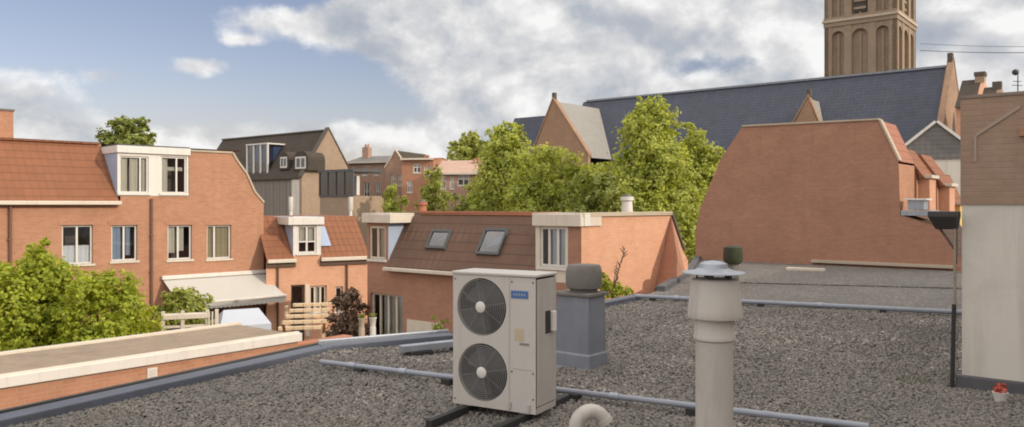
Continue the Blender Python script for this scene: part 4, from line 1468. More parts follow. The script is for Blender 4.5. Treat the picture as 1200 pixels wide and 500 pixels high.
# left dormer
ld1 = mt(455.5)
lw = (mt(433), mt(452), MF.z(443, 303), MF.z(443, 264))
zf4 = MF.z(450, 251)
dm = MB().wall(MF, mL, ld1, zdl - .05, zf4 - .05, [lw], .014)
dm.face([MF.p(ld1, .014, mg), MF.p(ld1, of - .4, mg), MF.p(ld1, of - .4, zf4), MF.p(ld1, .014, zf4)], 1)
dor = dm.build('dormer', [M['brick_brown'], M['sheet_blue']], mh)
MB().box(MF, mL - .08, mt(462), of - .4, .16, zf4 - .24, zf4 + .02).build('dormer_fascia', M['cream'], dor, .012)
window(mh, MF, *lw, o=.014, rec=.04, mull=(.5,), curtain=[(.5, .95, 0, 1, 'curtain')], mat='cream')
window(mh, MF, *pd, mull=(.25, .5, .75), sill=False, name='patio_door', mat='cream', curtain=[(.3, .95, 0, 1, 'curtain')], fw=.06)
m = MB()
m.box(MF, pw[0], mt(520), .003, .05, .4, MF.z(500, 376))
m.build('low_wall', M['cream'], mh)
# chimneys on it
cfx = MF.sub(mt(494), -1.6, 0)
for (u, v0, v1, wd_, mat, nm, o_) in ((495, 250, 237, .30, 'terracotta', 'chimney', -1.6), (735, 251, 231, .34, 'white', 'chimney', -3.2)):
    ff = MF
    t = ff.t(u, o_)
    zt3 = ff.z(u, v1, o_)
    m = MB()
    x, y, _ = ff.p(t, o_, 0)
    m.lathe((x, y, 0), [(wd_ * .5, mz - .05), (wd_ * .42, zt3 - .12), (wd_ * .55, zt3 - .1), (wd_ * .55, zt3)], 16)
    c = m.build(nm, M[mat], mh)
    MB().lathe((x, y, 0), [(wd_ * .35, zt3), (wd_ * .3, zt3 + .07)], 12).build('pot', M['concrete'], c)

for u_, v0_, v1_, mt_, lab_ in ((424, 384, 372, 'stone_pale', 'pale flower pot beside the brown bush'), (437, 386, 371, 'white', 'white flower pot standing left of the striped patio door')):
    Yp = 21.2
    x_, y_, _ = at(u_, 0, Yp)
    zt_p = H - (v1_ - 240) / F * Yp
    pot = thing('flower_pot', (x_, y_, 0), lab_, 'pot', 'pots on the garden plinth')
    MB().lathe((x_, y_, 0), [(.08, 0), (.08, zt_p - .26), (.065, zt_p - .258), (.09, zt_p - .03), (.10, zt_p - .02), (.10, zt_p), (.08, zt_p), (.075, zt_p - .05)], 20).build('pot', M[mt_], pot)
    V, Fc = leaves([((0, 0, zt_p + .05), (.08, .08, .06))], 30, 7, .025, int(u_))
    np_mesh('plant', V, Fc, M['leaf_dark'], pot)
tree('box_shrub', 'small round dark green shrub right of the patio against the brown house', *at(514, 0, 20.9)[:2], 0, H - 126 / F * 20.9, .38, .36, 'leaf_dark', 31, 260, 12, .04, 1.2, 'shrub', nl=10, trunk_r=.03)

# weeds and twig at the foot of the orange gable
wx_, wy_ = on_roof(717, 349, ZR)[:2]
pl = thing('wall_weed', (wx_, wy_, ZR), 'small yellow green weed with a dark twig at the foot of the orange wall', 'plant')
V, Fc = leaves([((0, 0, .2), (.26, .12, .2)), ((-.2, 0, .42), (.14, .1, .22)), ((.26, 0, .16), (.2, .1, .14))], 150, 8, .04, 5)
np_mesh('leaves', V, Fc, M['leaf_yellow'], pl)
m = MB()
for (dx, dz) in ((.30, 1.15), (.12, .8), (-.22, .6)):
    m.tube([(wx_, wy_, ZR), (wx_ + dx * .4, wy_ - .02, ZR + dz * .5), (wx_ + dx, wy_, ZR + dz)], [.012, .01, .006], 6)
for k in range(14):
    f = .3 + k * .05
    m.tube([(wx_ + .30 * f, wy_, ZR + 1.15 * f), (wx_ + .30 * f + rng.uniform(-.12, .12), wy_ + rng.uniform(-.05, .05), ZR + 1.15 * f + .1)], [.02, .006], 5)
m.build('twig', M['bark'], pl)

# garden things at the far edge of the roof: round bush and pots
tree('bush', 'bare brown bush against the low house wall beside the patio door', *at(407, 0, 24.2)[:2], 0, H - 98 / F * 24.2, .8, .7, 'leaf_brown', 21, 620, 12, .05, 0.9, 'bush', nl=12, trunk_r=.05)

# ------------------------------------------------------------------ big brown gable house on the right
bt = BF.tz
bh = thing('brown_gable_house', BF.p(-2, -4, 0), 'large house with a blank brown brick gable and lit orange rear dormers', 'house')
gl = [bt(815, 312), bt(817, 262), bt(821, 243), bt(845, 187), bt(870, 149.5), bt(1030, 140.5), bt(1053, 189), bt(1055, 250)]
m = MB()
zA = BF.z(1030, 141)
m.face([BF.p(BF.t(815), 0, 0), BF.p(BF.t(1128), 0, 0), BF.p(BF.t(1128), 0, BF.z(1128, 303)), BF.p(BF.t(1099), 0, BF.z(1099, 264)), BF.p(BF.t(1055), 0, BF.z(1055, 251))] +
       [BF.p(t, 0, z) for t, z in (bt(1053, 189), bt(1030, 141), bt(870, 149), bt(845, 186), bt(821, 243), bt(815, 268))])
bd_ = 2.2
m.face([BF.p(BF.t(815), 0, 0), BF.p(BF.t(815), -bd_, 0), BF.p(BF.t(815), -bd_, bt(815, 268)[1]), BF.p(*([BF.t(815), 0]), bt(815, 268)[1])])
m.build('gable_wall', M['brick_brown'], bh)
# roof skin over the gable's outline
prof = [bt(815, 268), bt(821, 243), bt(845, 186), bt(870, 149), bt(1030, 141), bt(1053, 189)]
m = MB()
for (a, c), (b, d) in zip(prof, prof[1:]):
    m.face([BF.p(a, -.02, c - .01), BF.p(b, -.02, d - .01), BF.p(b, -bd_, d - .01), BF.p(a, -bd_, c - .01)])
m.face([BF.p(t, -bd_, z - .01) for t, z in prof] + [BF.p(prof[-1][0], -bd_, 0), BF.p(prof[0][0], -bd_, 0)])
m.build('roof', M['tile_red'], bh)
m = MB()
for (a, c), (b, d) in zip(prof[3:], prof[4:]):
    nx_, nz_ = (c - d), (b - a)
    L_ = math.hypot(nx_, nz_)
    nx_, nz_ = nx_ / L_ * .06, nz_ / L_ * .06
    m.prism(BF, [(a, c), (b, d), (b + nx_, d + nz_), (a + nx_, c + nz_)], -.25, .05)
m.build('verge', M['stone_pale'], bh)
for (a, c), (b, d) in [(prof[1], prof[2]), (prof[2], prof[3])]:
    pass
# side facade receding to the right, stepped wings
SFc = BF.sub(BF.t(1053), 0, 90)        # t runs away from us along the side, o sticks out to the right
zb0 = BF.z(1053, 192)
m = MB()
m.face([SFc.p(0, 0, 0), SFc.p(bd_, 0, 0), SFc.p(bd_, 0, zb0), SFc.p(0, 0, zb0)])
m.build('side_wall', M['brick_orange'], bh)
# lean-to at the right: its roof follows the lower outline
m = MB()
q = [bt(1055, 251), bt(1099, 264), bt(1128, 303)]
for (a, c), (b, d) in zip(q, q[1:]):
    m.face([BF.p(a, .03, c + .02), BF.p(b, .03, d + .02), BF.p(b, -3.5, d + .02), BF.p(a, -3.5, c + .02)])
m.build('lean_to_roof', M['tile_brown'], bh)
MB().box(BF, BF.t(1056), BF.t(1092), -1.2, .04, BF.z(1070, 252), BF.z(1070, 247)).build('lean_to_gutter', M['zinc'], bh, .01)
# stepped rear wings: each a brick end with tiled shoulder
steps = [(1054.5, 1074, 180, 176, 0.15), (1076, 1098, 190, 183, 3.1), (1099, 1111, 212, 205, 6.0), (1112, 1124, 238, 232, 8.0)]
for i, (ua, ub, vt, vp_, t_) in enumerate(steps):
    w0 = SFc.sub(bd_ + .1 + t_ * .62, 0, -90)     # parallel to the gable, further back
    ta, tb = w0.t(ua - 14), w0.t(ub)
    zt4, zp = w0.z(ub, vt + 22), w0.z(ua, vp_)
    tm = w0.t(ua)
    m = MB()
    m.prism(w0, [(ta - 2.5, 0), (tb, 0), (tb, zt4), (tm, zp), (ta - 2.5, zp)], -1.75, 0)
    wg = m.build('rear_wing', M['brick_orange'], bh)
    m = MB()
    nx_, nz_ = (zp - zt4), (tb - tm)
    L_ = math.hypot(nx_, nz_)
    nx_, nz_ = nx_ / L_ * .1, nz_ / L_ * .1
    m.prism(w0, [(tm - .02, zp + .004), (tb + .15, zt4 - .22), (tb + .15 + nx_, zt4 - .22 + nz_), (tm + nx_, zp + nz_)], -1.78, .05)
    m.build('wing_roof', M['tile_orange'], wg)
    sf = w0.sub(tb, 0, 90)
    zz0 = zt4 - 1.2
    MB().box(sf, .35, 1.35, .0, .35, zz0 - .9, zt4 - .22).build('bay', M['brick_salmon'] if i != 2 else M['gold'], wg)
    MB().box(sf, .25, 1.45, .0, .45, zt4 - .218, zt4 - .10).build('bay_fascia', M['cream'], wg, .01)
# white oriel box at its foot
ob = BF.sub(BF.t(1058), 0, 0)
ow = (ob.t(1064), ob.t(1083), BF.z(1073, 246), BF.z(1073, 233))
m = MB()
m.box(ob, ow[0], ow[1], -.6, .05, ow[2], ow[3] - .06)
m.build('balcony_box', M['zinc'], bh, .01)
MB().box(ob, ow[0] - .1, ow[1] + .1, -.7, .12, ow[3] - .06, ow[3]).build('balcony_cap', M['white'], bh, .01)
# coping ledge and board at the foot of the gable
MB().box(BF, BF.t(952), BF.t(1118), .003, .16, BF.z(1030, 310), BF.z(1030, 306.5)).build('ledge', M['stone_pale'], bh, .01)
lb = on_roof(921, 315.5, ZR + .03)
fb3 = Fr(lb[0], lb[1], -28)
tag(MB().box(fb3, 0, fb3.t(966), -.35, 0, ZR + .014, ZR + .10).build('roof_board', M['cream'], None, .01, loc=(lb[0], lb[1], ZR)),
    'pale board lying on the far roof at the foot of the brown gable', 'board')
# dark hopper and bracket
hp = BF.sub(0, .0, 0)

# ------------------------------------------------------------------ white walled building at the right edge
zbr = 5.6
zrt = 6.81
rb = thing('white_walled_building', RF.p(4, -4, 0), 'building at the right edge with a white lower wall and dull brick above', 'building')
lenA, lenB = 9.5, 9.0
m = MB()
m.wall(RF, 0, lenA, 0, zbr)
S2 = RF.sub(0, 0, 90)                   # side running away: o points right, so the outside is at negative o
m.face([RF.p(0, 0, 0), RF.p(0, 0, zbr), RF.p(0, -lenB, zbr), RF.p(0, -lenB, 0)])
m.build('rendered_wall', M['render_white'], rb)
m = MB()
m.wall(RF, -.012, lenA, zbr, zrt, [], .018)
m.face([RF.p(-.012, .018, zbr), RF.p(-.012, .018, zrt), RF.p(-.012, -lenB, zrt), RF.p(-.012, -lenB, zbr)])
m.face([RF.p(-.012, .018, zbr), RF.p(-.012, -lenB, zbr), RF.p(lenA, -lenB, zbr), RF.p(lenA, .018, zbr)])
m.face([RF.p(-.012, -lenB, 0), RF.p(lenA, -lenB, 0), RF.p(lenA, -lenB, zrt), RF.p(-.012, -lenB, zrt)])
m.build('brick_wall', M['brick_umber'], rb)
m = MB()
m.box(RF, -.02, lenA, -lenB, .03, zrt, zrt + .035)
m.build('roof', plain('brown_coping', (0.24, 0.185, 0.15), 0.85, 0, 0.25, 5, 0.4), rb)
# pale flashing line of a former roof
m = MB()
fa_, fb4, fc_, fd_ = RF.tz(1143, 190, .02), RF.tz(1143.5, 159, .02), RF.tz(1162, 147, .02), RF.tz(1196, 125, .02)
for (a, c), (b, d) in ((fb4, fd_),):
    m.prism(RF, [(a, c - .02), (b, d - .02), (b, d + .02), (a, c + .02)], .019, .03)
m.box(RF, fa_[0] - .012, fa_[0] + .012, .019, .028, fa_[1], fb4[1])
m.build('flashing', plain('pale_flashing', (0.34, 0.27, 0.22), 0.8), rb)
MB().box(RF, RF.t(1195), RF.t(1206), .02, .05, RF.z(1198, 160), RF.z(1198, 151)).build('vent_brick', M['brick_brown'], rb)
MB().box(RF, -.06, lenA, -.1, .05, ZR + .0, ZR + .16).build('base_flashing', M['bitumen'], rb, .02)
# unseen taller main body further right, sized so its shadow covers the flat roof
m = MB()
hb0 = RF.sub(9.6, 0, 0)
for (t0_, t1_, o0_, o1_, ze, zr_) in ((0, 7, -27.0, 15.0, 10.3, 12.75),):
    m.wall(hb0, t0_, t1_, 0, ze, [], o1_)
    m.face([hb0.p(t0_, o1_, 0), hb0.p(t0_, o1_, ze), hb0.p(t0_, o0_, ze), hb0.p(t0_, o0_, 0)])
    m.face([hb0.p(t1_, o1_, 0), hb0.p(t1_, o0_, 0), hb0.p(t1_, o0_, ze), hb0.p(t1_, o1_, ze)])
    m.face([hb0.p(t0_, o0_, 0), hb0.p(t0_, o0_, ze), hb0.p(t1_, o0_, ze), hb0.p(t1_, o0_, 0)])
    for oo_ in (o0_, o1_):
        m.face([hb0.p(t0_, oo_, ze), hb0.p(t1_, oo_, ze), hb0.p((t0_ + t1_) / 2, oo_, zr_)])
m.build('main_body', M['brick_umber'], rb)
m = MB()
lattice_roof(m, Fr(hb0.x, hb0.y, 51), -15.3, 27.3, -.3, 10.2, 3.5, 12.8)
lattice_roof(m, Fr(hb0.x, hb0.y, 51), 27.3, -15.3, 7.3, 10.2, 3.5, 12.8)
m.build('main_roof', M['tile_red'], rb)
# rainwater pipe on the corner with its hopper
dpx = thing('downpipe', RF.p(-.08, .05, ZR), 'thin rusty downpipe with black hopper and bracket at the white wall corner', 'downpipe')
zh0, zh1 = RF.z(1120, 268), RF.z(1120, 248)
m = MB().tube([RF.p(-.06, .06, ZR + .9), RF.p(-.06, .06, zh0 + .02)], .016, 8)
m.build('pipe', plain('rusty_pipe', (0.27, 0.22, 0.17), 0.7, 0, 0.3, 8, 0.4), dpx)
MB().tube([RF.p(-.085, .08, ZR + .02), RF.p(-.068, .065, ZR + .97)], .024, 8).build('pipe_shoe', M['black_rubber'], dpx)
tA = RF.t(1090)
m = MB()
m.loft([[RF.p(tA + e, .14 - e, z), RF.p(-.03 - e * .2, .14 - e, z), RF.p(-.03 - e * .2, -.12 + e, z), RF.p(tA + e, -.12 + e, z)] for z, e in ((zh0, .07), (zh1 - .05, 0.0), (zh1, 0.0))])
m.build('hopper', M['black_metal'], dpx, .01)
MB().tube([RF.p(tA + .1, .0, zh0 + .01), RF.p(-.05, .03, zh0 - .26)], .014, 8).build('bracket', M['wood_frame'], dpx)
MB().box(RF, -.075, -.045, .0, .03, zh0 - .4, zh0).build('bracket_post', M['black_metal'], dpx)
# little pot on the ground
px0 = on_roof(1172, 472, ZR)
pt_ = thing('plant_pot', px0, 'small white pot with a red top standing by the white wall', 'pot')
MB().lathe((px0[0], px0[1], 0), [(0.05, ZR + .012), (0.075, ZR + .11), (0.08, ZR + .12)], 18).build('pot', M['white'], pt_)
V, Fc = leaves([((0, 0, .15), (.07, .07, .05))], 26, 7, .02, 8)
np_mesh('flowers', V, Fc, M['red_plastic'], pt_)

# ------------------------------------------------------------------ grey gabled house behind
EF = Fr(*at(1097, 0, 44)[:2], -20)
eg = thing('grey_gable_house', EF.p(0, -3, 0), 'grey boarded gable house with white verges behind the orange dormers', 'house')
ap = EF.tz(1097, 144)
l_, r_ = EF.tz(1060, 173), EF.tz(1136, 173)
zmid_ = EF.z(1100, 187)
m = MB()
m.prism(EF, [(l_[0], zmid_), (r_[0], zmid_), r_, ap, l_], -6, 0)
m.build('gable', M['slate_grey'], eg)
MB().box(EF, l_[0] + .01, r_[0] - .01, -5.9, -.05, 0, zmid_ - .003).build('wall', M['render_white'], eg)
m = MB()
for (a, c), (b, d) in ((l_, ap), (ap, r_)):
    nx_, nz_ = (c - d), (b - a)
    L_ = math.hypot(nx_, nz_)
    nx_, nz_ = nx_ / L_ * .14, nz_ / L_ * .14
    m.prism(EF, [(a, c), (b, d), (b + nx_, d + nz_), (a + nx_, c + nz_)], -.2, .14)
m.build('verge', M['white'], eg)
m = MB()
for (a, c), (b, d) in ((l_, ap), (ap, r_)):
    m.face([EF.p(a, -.2, c + .08), EF.p(b, -.2, d + .08), EF.p(b, -6, d + .08), EF.p(a, -6, c + .08)])
m.build('roof', M['slate_grey'], eg)

# ------------------------------------------------------------------ church
NV = Fr(*at(1117, 0, 75)[:2], AX)
zrd = NV.z(1117, 78)
ze = 11.0
oe = 5.6
tl_ = NV.t(688)
church = thing('church', NV.p(-20, 0, 0), 'long brick church with steep blue black slate roof below the tower', 'church')
m = MB()
lattice_roof(m, NV, tl_ - .5, -.5, oe + .3, ze - .3, 0, zrd, .2)
lattice_roof(m, NV, -.5, tl_ - .5, -oe - .3, ze - .3, 0, zrd, .2)
m.build('roof', M['slate'], church)
m = MB()
m.box(NV, tl_, -.6, -.18, .18, zrd - .05, zrd + .16)
m.build('ridge', M['lead'], church)
m = MB()
m.wall(NV, tl_ - 12, -.5, 0, ze, [], oe)
m.face([NV.p(tl_ - 12, -oe, 0), NV.p(-.5, -oe, 0), NV.p(-.5, -oe, ze), NV.p(tl_ - 12, -oe, ze)])
m.build('wall', M['brick_church'], church)
# gable end with parapet, finial and tall window
GE = NV.sub(-.5, 0, 90)                 # t runs away from us, o to the right
m = MB()
m.prism(GE, [(-oe - .4, 0), (oe + .4, 0), (oe + .4, ze), (.0, zrd + .6), (-oe - .4, ze)], 0.0, .55)
ge = m.build('end_gable', M['brick_church'], church)
m = MB()
for s in (-1, 1):
    a, b = (s * (oe + .42), ze), (0, zrd + .62)
    pts = [a, b, (b[0], b[1] + .2), (a[0], a[1] + .2)]
    m.prism(GE, pts if s < 0 else pts[::-1], .1, .60)
m.build('gable_coping', M['brick_church'], ge)
MB().box(GE, -.35, .35, .05, .5, zrd + .3, zrd + 1.25).build('finial', M['stone_dark'], ge, .08)
MB().prism(GE, [(-.6, 9), (.6, 9), (.6, 13), (0, 14.2), (-.6, 13)], .552, .58).build('lancet', M['grille_dark'], ge)
# lower choir to the left
zc_ = NV.z(603, 139)
tc0 = NV.t(603)
m = MB()
lattice_roof(m, NV, tc0, tl_ - .5, oe - 1, ze - 2.2, 0, zc_, .2)
lattice_roof(m, NV, tl_ - .5, tc0, -oe + 1, ze - 2.2, 0, zc_, .2)
m.face([NV.p(tc0, oe - 1, ze - 2.2), NV.p(tc0, -oe + 1, ze - 2.2), NV.p(tc0, 0, zc_)])
m.face([NV.p(tl_ - .5, oe, ze - .3), NV.p(tl_ - .5, -oe, ze - .3), NV.p(tl_ - .5, 0, zrd)])
m.build('choir_roof', M['slate'], church)
m = MB()
m.face([NV.p(tc0, oe - 1, 0), NV.p(tc0, -oe + 1, 0), NV.p(tc0, -oe + 1, ze - 2.2), NV.p(tc0, oe - 1, ze - 2.2)])
m.wall(NV, tc0, tl_ - 12, 0, ze - 2.2, [], oe - 1.1)
m.build('choir_wall', M['brick_church'], church)


def cross_gable(name, ua, va, ul, vl, ur, vr, o_front, o_back, mat='brick_church', cap=True):
    A_ = NV.t(ua, o_front), NV.z(ua, va, o_front)
    Lf = NV.t(ul, o_front), NV.z(ul, vl, o_front)
    Rt = NV.t(ur, o_front), NV.z(ur, vr, o_front)
    zlow = min(Lf[1], Rt[1])
    m = MB()
    m.prism(NV, [(Lf[0], 0 if name == 'transept' else zlow - 3), (Rt[0], 0 if name == 'transept' else zlow - 3), (Rt[0], zlow), A_, (Lf[0], zlow)], o_front - .5, o_front)
    g_ = m.build(name, M[mat], church)
    m = MB()
    for (a, c) in ((Lf[0] - .15, zlow - .2), (Rt[0] + .15, zlow - .2)):
        m.face([NV.p(a, o_front - .5, c), NV.p(A_[0], o_front - .5, A_[1] - .15), NV.p(A_[0], o_back, A_[1] - .15), NV.p(a, o_back, c)])
    m.build('gable_roof', M['slate_sunlit'], g_)
    m = MB()
    for (a, c) in ((Lf[0] - .1, zlow), (Rt[0] + .1, zlow)):
        b, d = A_
        pts = [(a, c), (b, d), (b, d + .3), (a, c + .3)]
        m.prism(NV, pts if a < b else pts[::-1], o_front - .6, o_front + .08)
    m.build('coping', M['brick_church'], g_)
    MB().box(NV, A_[0] - .2, A_[0] + .2, o_front - .5, o_front - .05, A_[1], A_[1] + .8).build('finial', M['stone_dark'], g_, .05)
    return g_


cross_gable('transept', 648, 117, 622, 172, 689, 183, 10.5, 0.0)
cross_gable('roof_gable', 947, 114, 929, 146, 959, 146, 5.2, 0.5)
# tower
TW = Fr(*at(1051, 0, 96)[:2], AX)
L1 = -TW.t(966)
TB = TW.sub(0, 0, 90)
L2 = TB.t(1079)
L2 = min(L2, L1 * 1.12)
tw = thing('church_tower', TW.p(-L1 / 2, -L2 / 2, 0), 'square brick church tower with blind arches rising behind the slate roof', 'tower')
ztw = 46.0
zco = TW.z(1050, 17)
m = MB()
m.box(TW, -L1 + .5, -.5, -L2 + .5, -.5, 0, ztw)
m.build('shaft', M['brick_tower'], tw)


def face_detail(fr, L, nb, first):
    """pilasters, arched bays, cornice on one side"""
    m = MB()
    wb = L / nb
    pw_ = wb * .16
    zlo, zhi = 8.0, zco - .5
    for (za, zb) in ((zlo, zhi), (zco + .7, ztw - 1)):
        for k in range(nb + 1):
            c = min(max(k * wb, pw_), L - pw_)
            m.box(fr, c - pw_, c + pw_, -.52, 0, za, zb)
        for k in range(nb):
            a, b = k * wb + pw_ + (pw_ if k == 0 else 0), (k + 1) * wb - pw_ - (pw_ if k == nb - 1 else 0)
            c, r = (a + b) / 2, (b - a) / 2
            zs_ = zb - r - .6
            for q_ in range(12):          # arch head: fill between the arch and the level above
                a0_, a1_ = math.pi * q_ / 12, math.pi * (q_ + 1) / 12
                x0, x1 = c + r * math.cos(a0_), c + r * math.cos(a1_)
                m.prism(fr, [(x1, zs_ + r * math.sin(a1_)), (x0, zs_ + r * math.sin(a0_)), (x0, zb), (x1, zb)], -.52, -.06)
            m.box(fr, c - .12, c + .12, -.52, -.3, za, zs_ + r * .4)
    return m.build('buttress_face', M['brick_tower'], tw)


face_detail(TW.sub(-L1, 0, 0), L1, 3, True)
face_detail(TB, L2, 3, False)
bk = TW.sub(0, -L2, 180)
face_detail(bk, L1, 3, False)
face_detail(TW.sub(-L1, -L2, -90), L2, 3, False)
for zq_, hgt in ((zco - .5, .55), (zco + .05, .3), (zco + .35, .35)):
    ex = .22 if hgt == .3 else .08
    MB().box(TW, -L1 - ex, ex, -L2 - ex, ex, zq_, zq_ + hgt - .004).build('cornice', M['stone_pale'] if ex > .1 else M['brick_tower'], tw)
# belfry openings with louvres
for fr, L in ((TW.sub(-L1, 0, 0), L1), (TB, L2)):
    c = L / 2
    m = MB()
    zb_ = zco + 1.0
    m.prism(fr, [(c - .75, zb_), (c + .75, zb_), (c + .75, zb_ + 6), (c, zb_ + 7.2), (c - .75, zb_ + 6)], -.495, -.28)
    op = m.build('belfry_opening', M['grille_dark'], tw)
    m = MB()
    for k in range(6):
        m.box(fr, c - .72, c + .72, -.279, -.16, zb_ + .3 + k * .95, zb_ + .62 + k * .95)
    m.build('louvre', M['brick_tower'], op)
    MB().box(fr, c - .3, c + .3, -.5, -.27, zco - 9.2, zco - 7.4).build('slit_window', M['grille_dark'], tw)
m = MB()
m.box(TW, -L1 - .3, .3, -L2 - .3, .3, ztw, ztw + 1.4)
m.build('parapet', M['brick_tower'], tw)
m = MB()
m.shared([TW.p(-L1, 0, ztw + 1.4), TW.p(0, 0, ztw + 1.4), TW.p(0, -L2, ztw + 1.4), TW.p(-L1, -L2, ztw + 1.4), TW.p(-L1 / 2, -L2 / 2, ztw + 14)],
         [(0, 1, 4), (1, 2, 4), (2, 3, 4), (3, 0, 4)])
m.build('spire', M['slate'], tw)

# houses to the right of the church
KF = Fr(*at(1146, 0, 66)[:2], AX)
kh = thing('dark_roof_house', KF.p(-3, -2, 0), 'dark roofed brick house with end chimney right of the church gable', 'house')
k0, k1 = KF.t(1119), KF.t(1147)
zk1 = KF.z(1140, 88)
m = MB()
m.box(KF, k0, k1, -6, -.3, 0, zk1 - 2.4)
m.prism(KF.sub(k1, -3.15, 90), [(-2.85, zk1 - 2.4), (2.85, zk1 - 2.4), (0, zk1)], -.3, 0)
m.build('wall', M['brick_salmon'], kh)
m = MB()
lattice_roof(m, KF, k0, k1 - .31, .1, zk1 - 2.6, -3.15, zk1 + .02)
lattice_roof(m, KF, k1 - .31, k0, -6.4, zk1 - 2.6, -3.15, zk1 + .02)
m.build('roof', M['slate_dark'], kh)
c = MB().box(KF, k1 - .72, k1 - .02, -3.6, -2.7, zk1 - 1.2, KF.z(1146, 84)).build('chimney', M['brick_beige'], kh)
MB().box(KF, k1 - .78, k1 + .06, -3.68, -2.62, KF.z(1146, 84), KF.z(1146, 79)).build('chimney_cap', M['stone_dark'], c, .03)
JF = Fr(*at(1166, 0, 58)[:2], AX)
jh = thing('small_dark_house', JF.p(-3, -2, 0), 'low dark roof with a slim chimney peeping over the brick wall at right', 'house')
j0, j1 = JF.t(1146), JF.t(1168)
zj = JF.z(1155, 98)
m = MB().box(JF, j0, j1, -5, -.2, 0, zj - 2)
m.prism(JF.sub(j1, -2.6, 90), [(-2.4, zj - 2), (2.4, zj - 2), (0, zj)], -.3, 0)
m.build('wall', M['brick_umber'], jh)
m = MB()
lattice_roof(m, JF, j0, j1 - .31, .1, zj - 2.1, -2.6, zj + .02)
lattice_roof(m, JF, j1 - .31, j0, -5.3, zj - 2.1, -2.6, zj + .02)
m.build('roof', M['slate_dark'], jh)
MB().box(JF, j1 - .62, j1 - .02, -2.9, -2.3, zj - 1, JF.z(1165, 91)).build('chimney', M['stone_dark'], jh, .03)
# mast with round head
mpx = at(1190, 0, 40)
ms = thing('aerial_mast', (mpx[0], mpx[1], 0), 'thin aerial mast with a dark round head above the right brick wall', 'aerial')
zm = lambda v: H + (240 - v) / F * 40
MB().tube([(mpx[0] + .12, mpx[1], 0), (mpx[0] + .12, mpx[1], zm(82))], [.05, .025], 8).build('mast', M['black_metal'], ms)
MB().lathe((mpx[0], mpx[1], zm(85)), [(0.02, -.16), (.13, -.1), (.16, 0), (.13, .1), (.02, .16)], 16).build('round_head', M['black_metal'], ms)
m = MB()
for dz, l2 in ((-.45, .22), (-.65, .3)):
    m.tube([(mpx[0] - l2 + .12, mpx[1], zm(85) + dz), (mpx[0] + .12 + l2, mpx[1] + .1, zm(85) + dz)], .018, 6)
m.build('cross_bar', M['black_metal'], ms)
# overhead wires
for k, (va, vb, lab) in enumerate(((51.5, 52.5, 'upper thin overhead wire crossing the cloudy sky right of the tower'),
                                   (59.5, 58.5, 'lower thicker overhead wire crossing the cloudy sky right of the tower'))):
    a, b = Vector(at(1078, va, 92)), Vector(at(1330, vb, 60))
    pts = [a.lerp(b, f / 12) + Vector((0, 0, -.25 * math.sin(math.pi * f / 12))) for f in range(13)]
    o = MB().tube(pts, .02 + .012 * k, 6).build('overhead_wire', M['black_metal'], None, loc=tuple(a))
    tag(o, lab, 'wire', 'overhead wires beside the tower')

# ------------------------------------------------------------------ dark roofed house far left-centre
DF = Fr(*at(385, 0, 75)[:2], AX)
dh = thing('skylight_house', DF.p(-8, -2, 0), 'old house with dark slate roof, large glass dormers and beige gable end', 'house')
dzr = DF.z(385, 153)
dtl = DF.t(261)
oe2 = 3.0
dze = DF.z(345, 209, oe2)
m = MB()
lattice_roof(m, DF, dtl, -.35, oe2 + .1, dze, 0, dzr, .12)
lattice_roof(m, DF, -.35, dtl, -oe2 - .1, dze, 0, dzr, .12)
m.face([DF.p(dtl, oe2, dze), DF.p(dtl, -oe2, dze), DF.p(dtl, 0, dzr)])
m.build('roof', M['slate_dark'], dh)
MB().box(DF, dtl, -.3, -.15, .15, dzr - .03, dzr + .1).build('ridge', M['stone_dark'], dh)
DG = DF.sub(-.35, 0, 90)
m = MB()
m.prism(DG, [(-oe2, 0), (oe2, 0), (oe2, dze), (0, dzr + .1), (-oe2, dze)], 0, .35)
gw_ = m.build('gable_wall', M['brick_beige'], dh)
m = MB()
for s in (-1, 1):
    pts = [(s * (oe2 + .1), dze), (0, dzr + .1), (0, dzr + .3), (s * (oe2 + .1), dze + .2)]
    m.prism(DG, pts if s < 0 else pts[::-1], -.1, .42)
m.build('verge', M['stone_dark'], gw_)
m = MB()
m.wall(DF, dtl, -.35, 0, dze, [], oe2 - .1)
m.build('wall', M['wood_grey'], dh)
MB().box(DF, DF.t(342, oe2), -.35, oe2 - .1, oe2 + .02, 0, dze - .05).build('pale_wall', M['render_white'], dh)
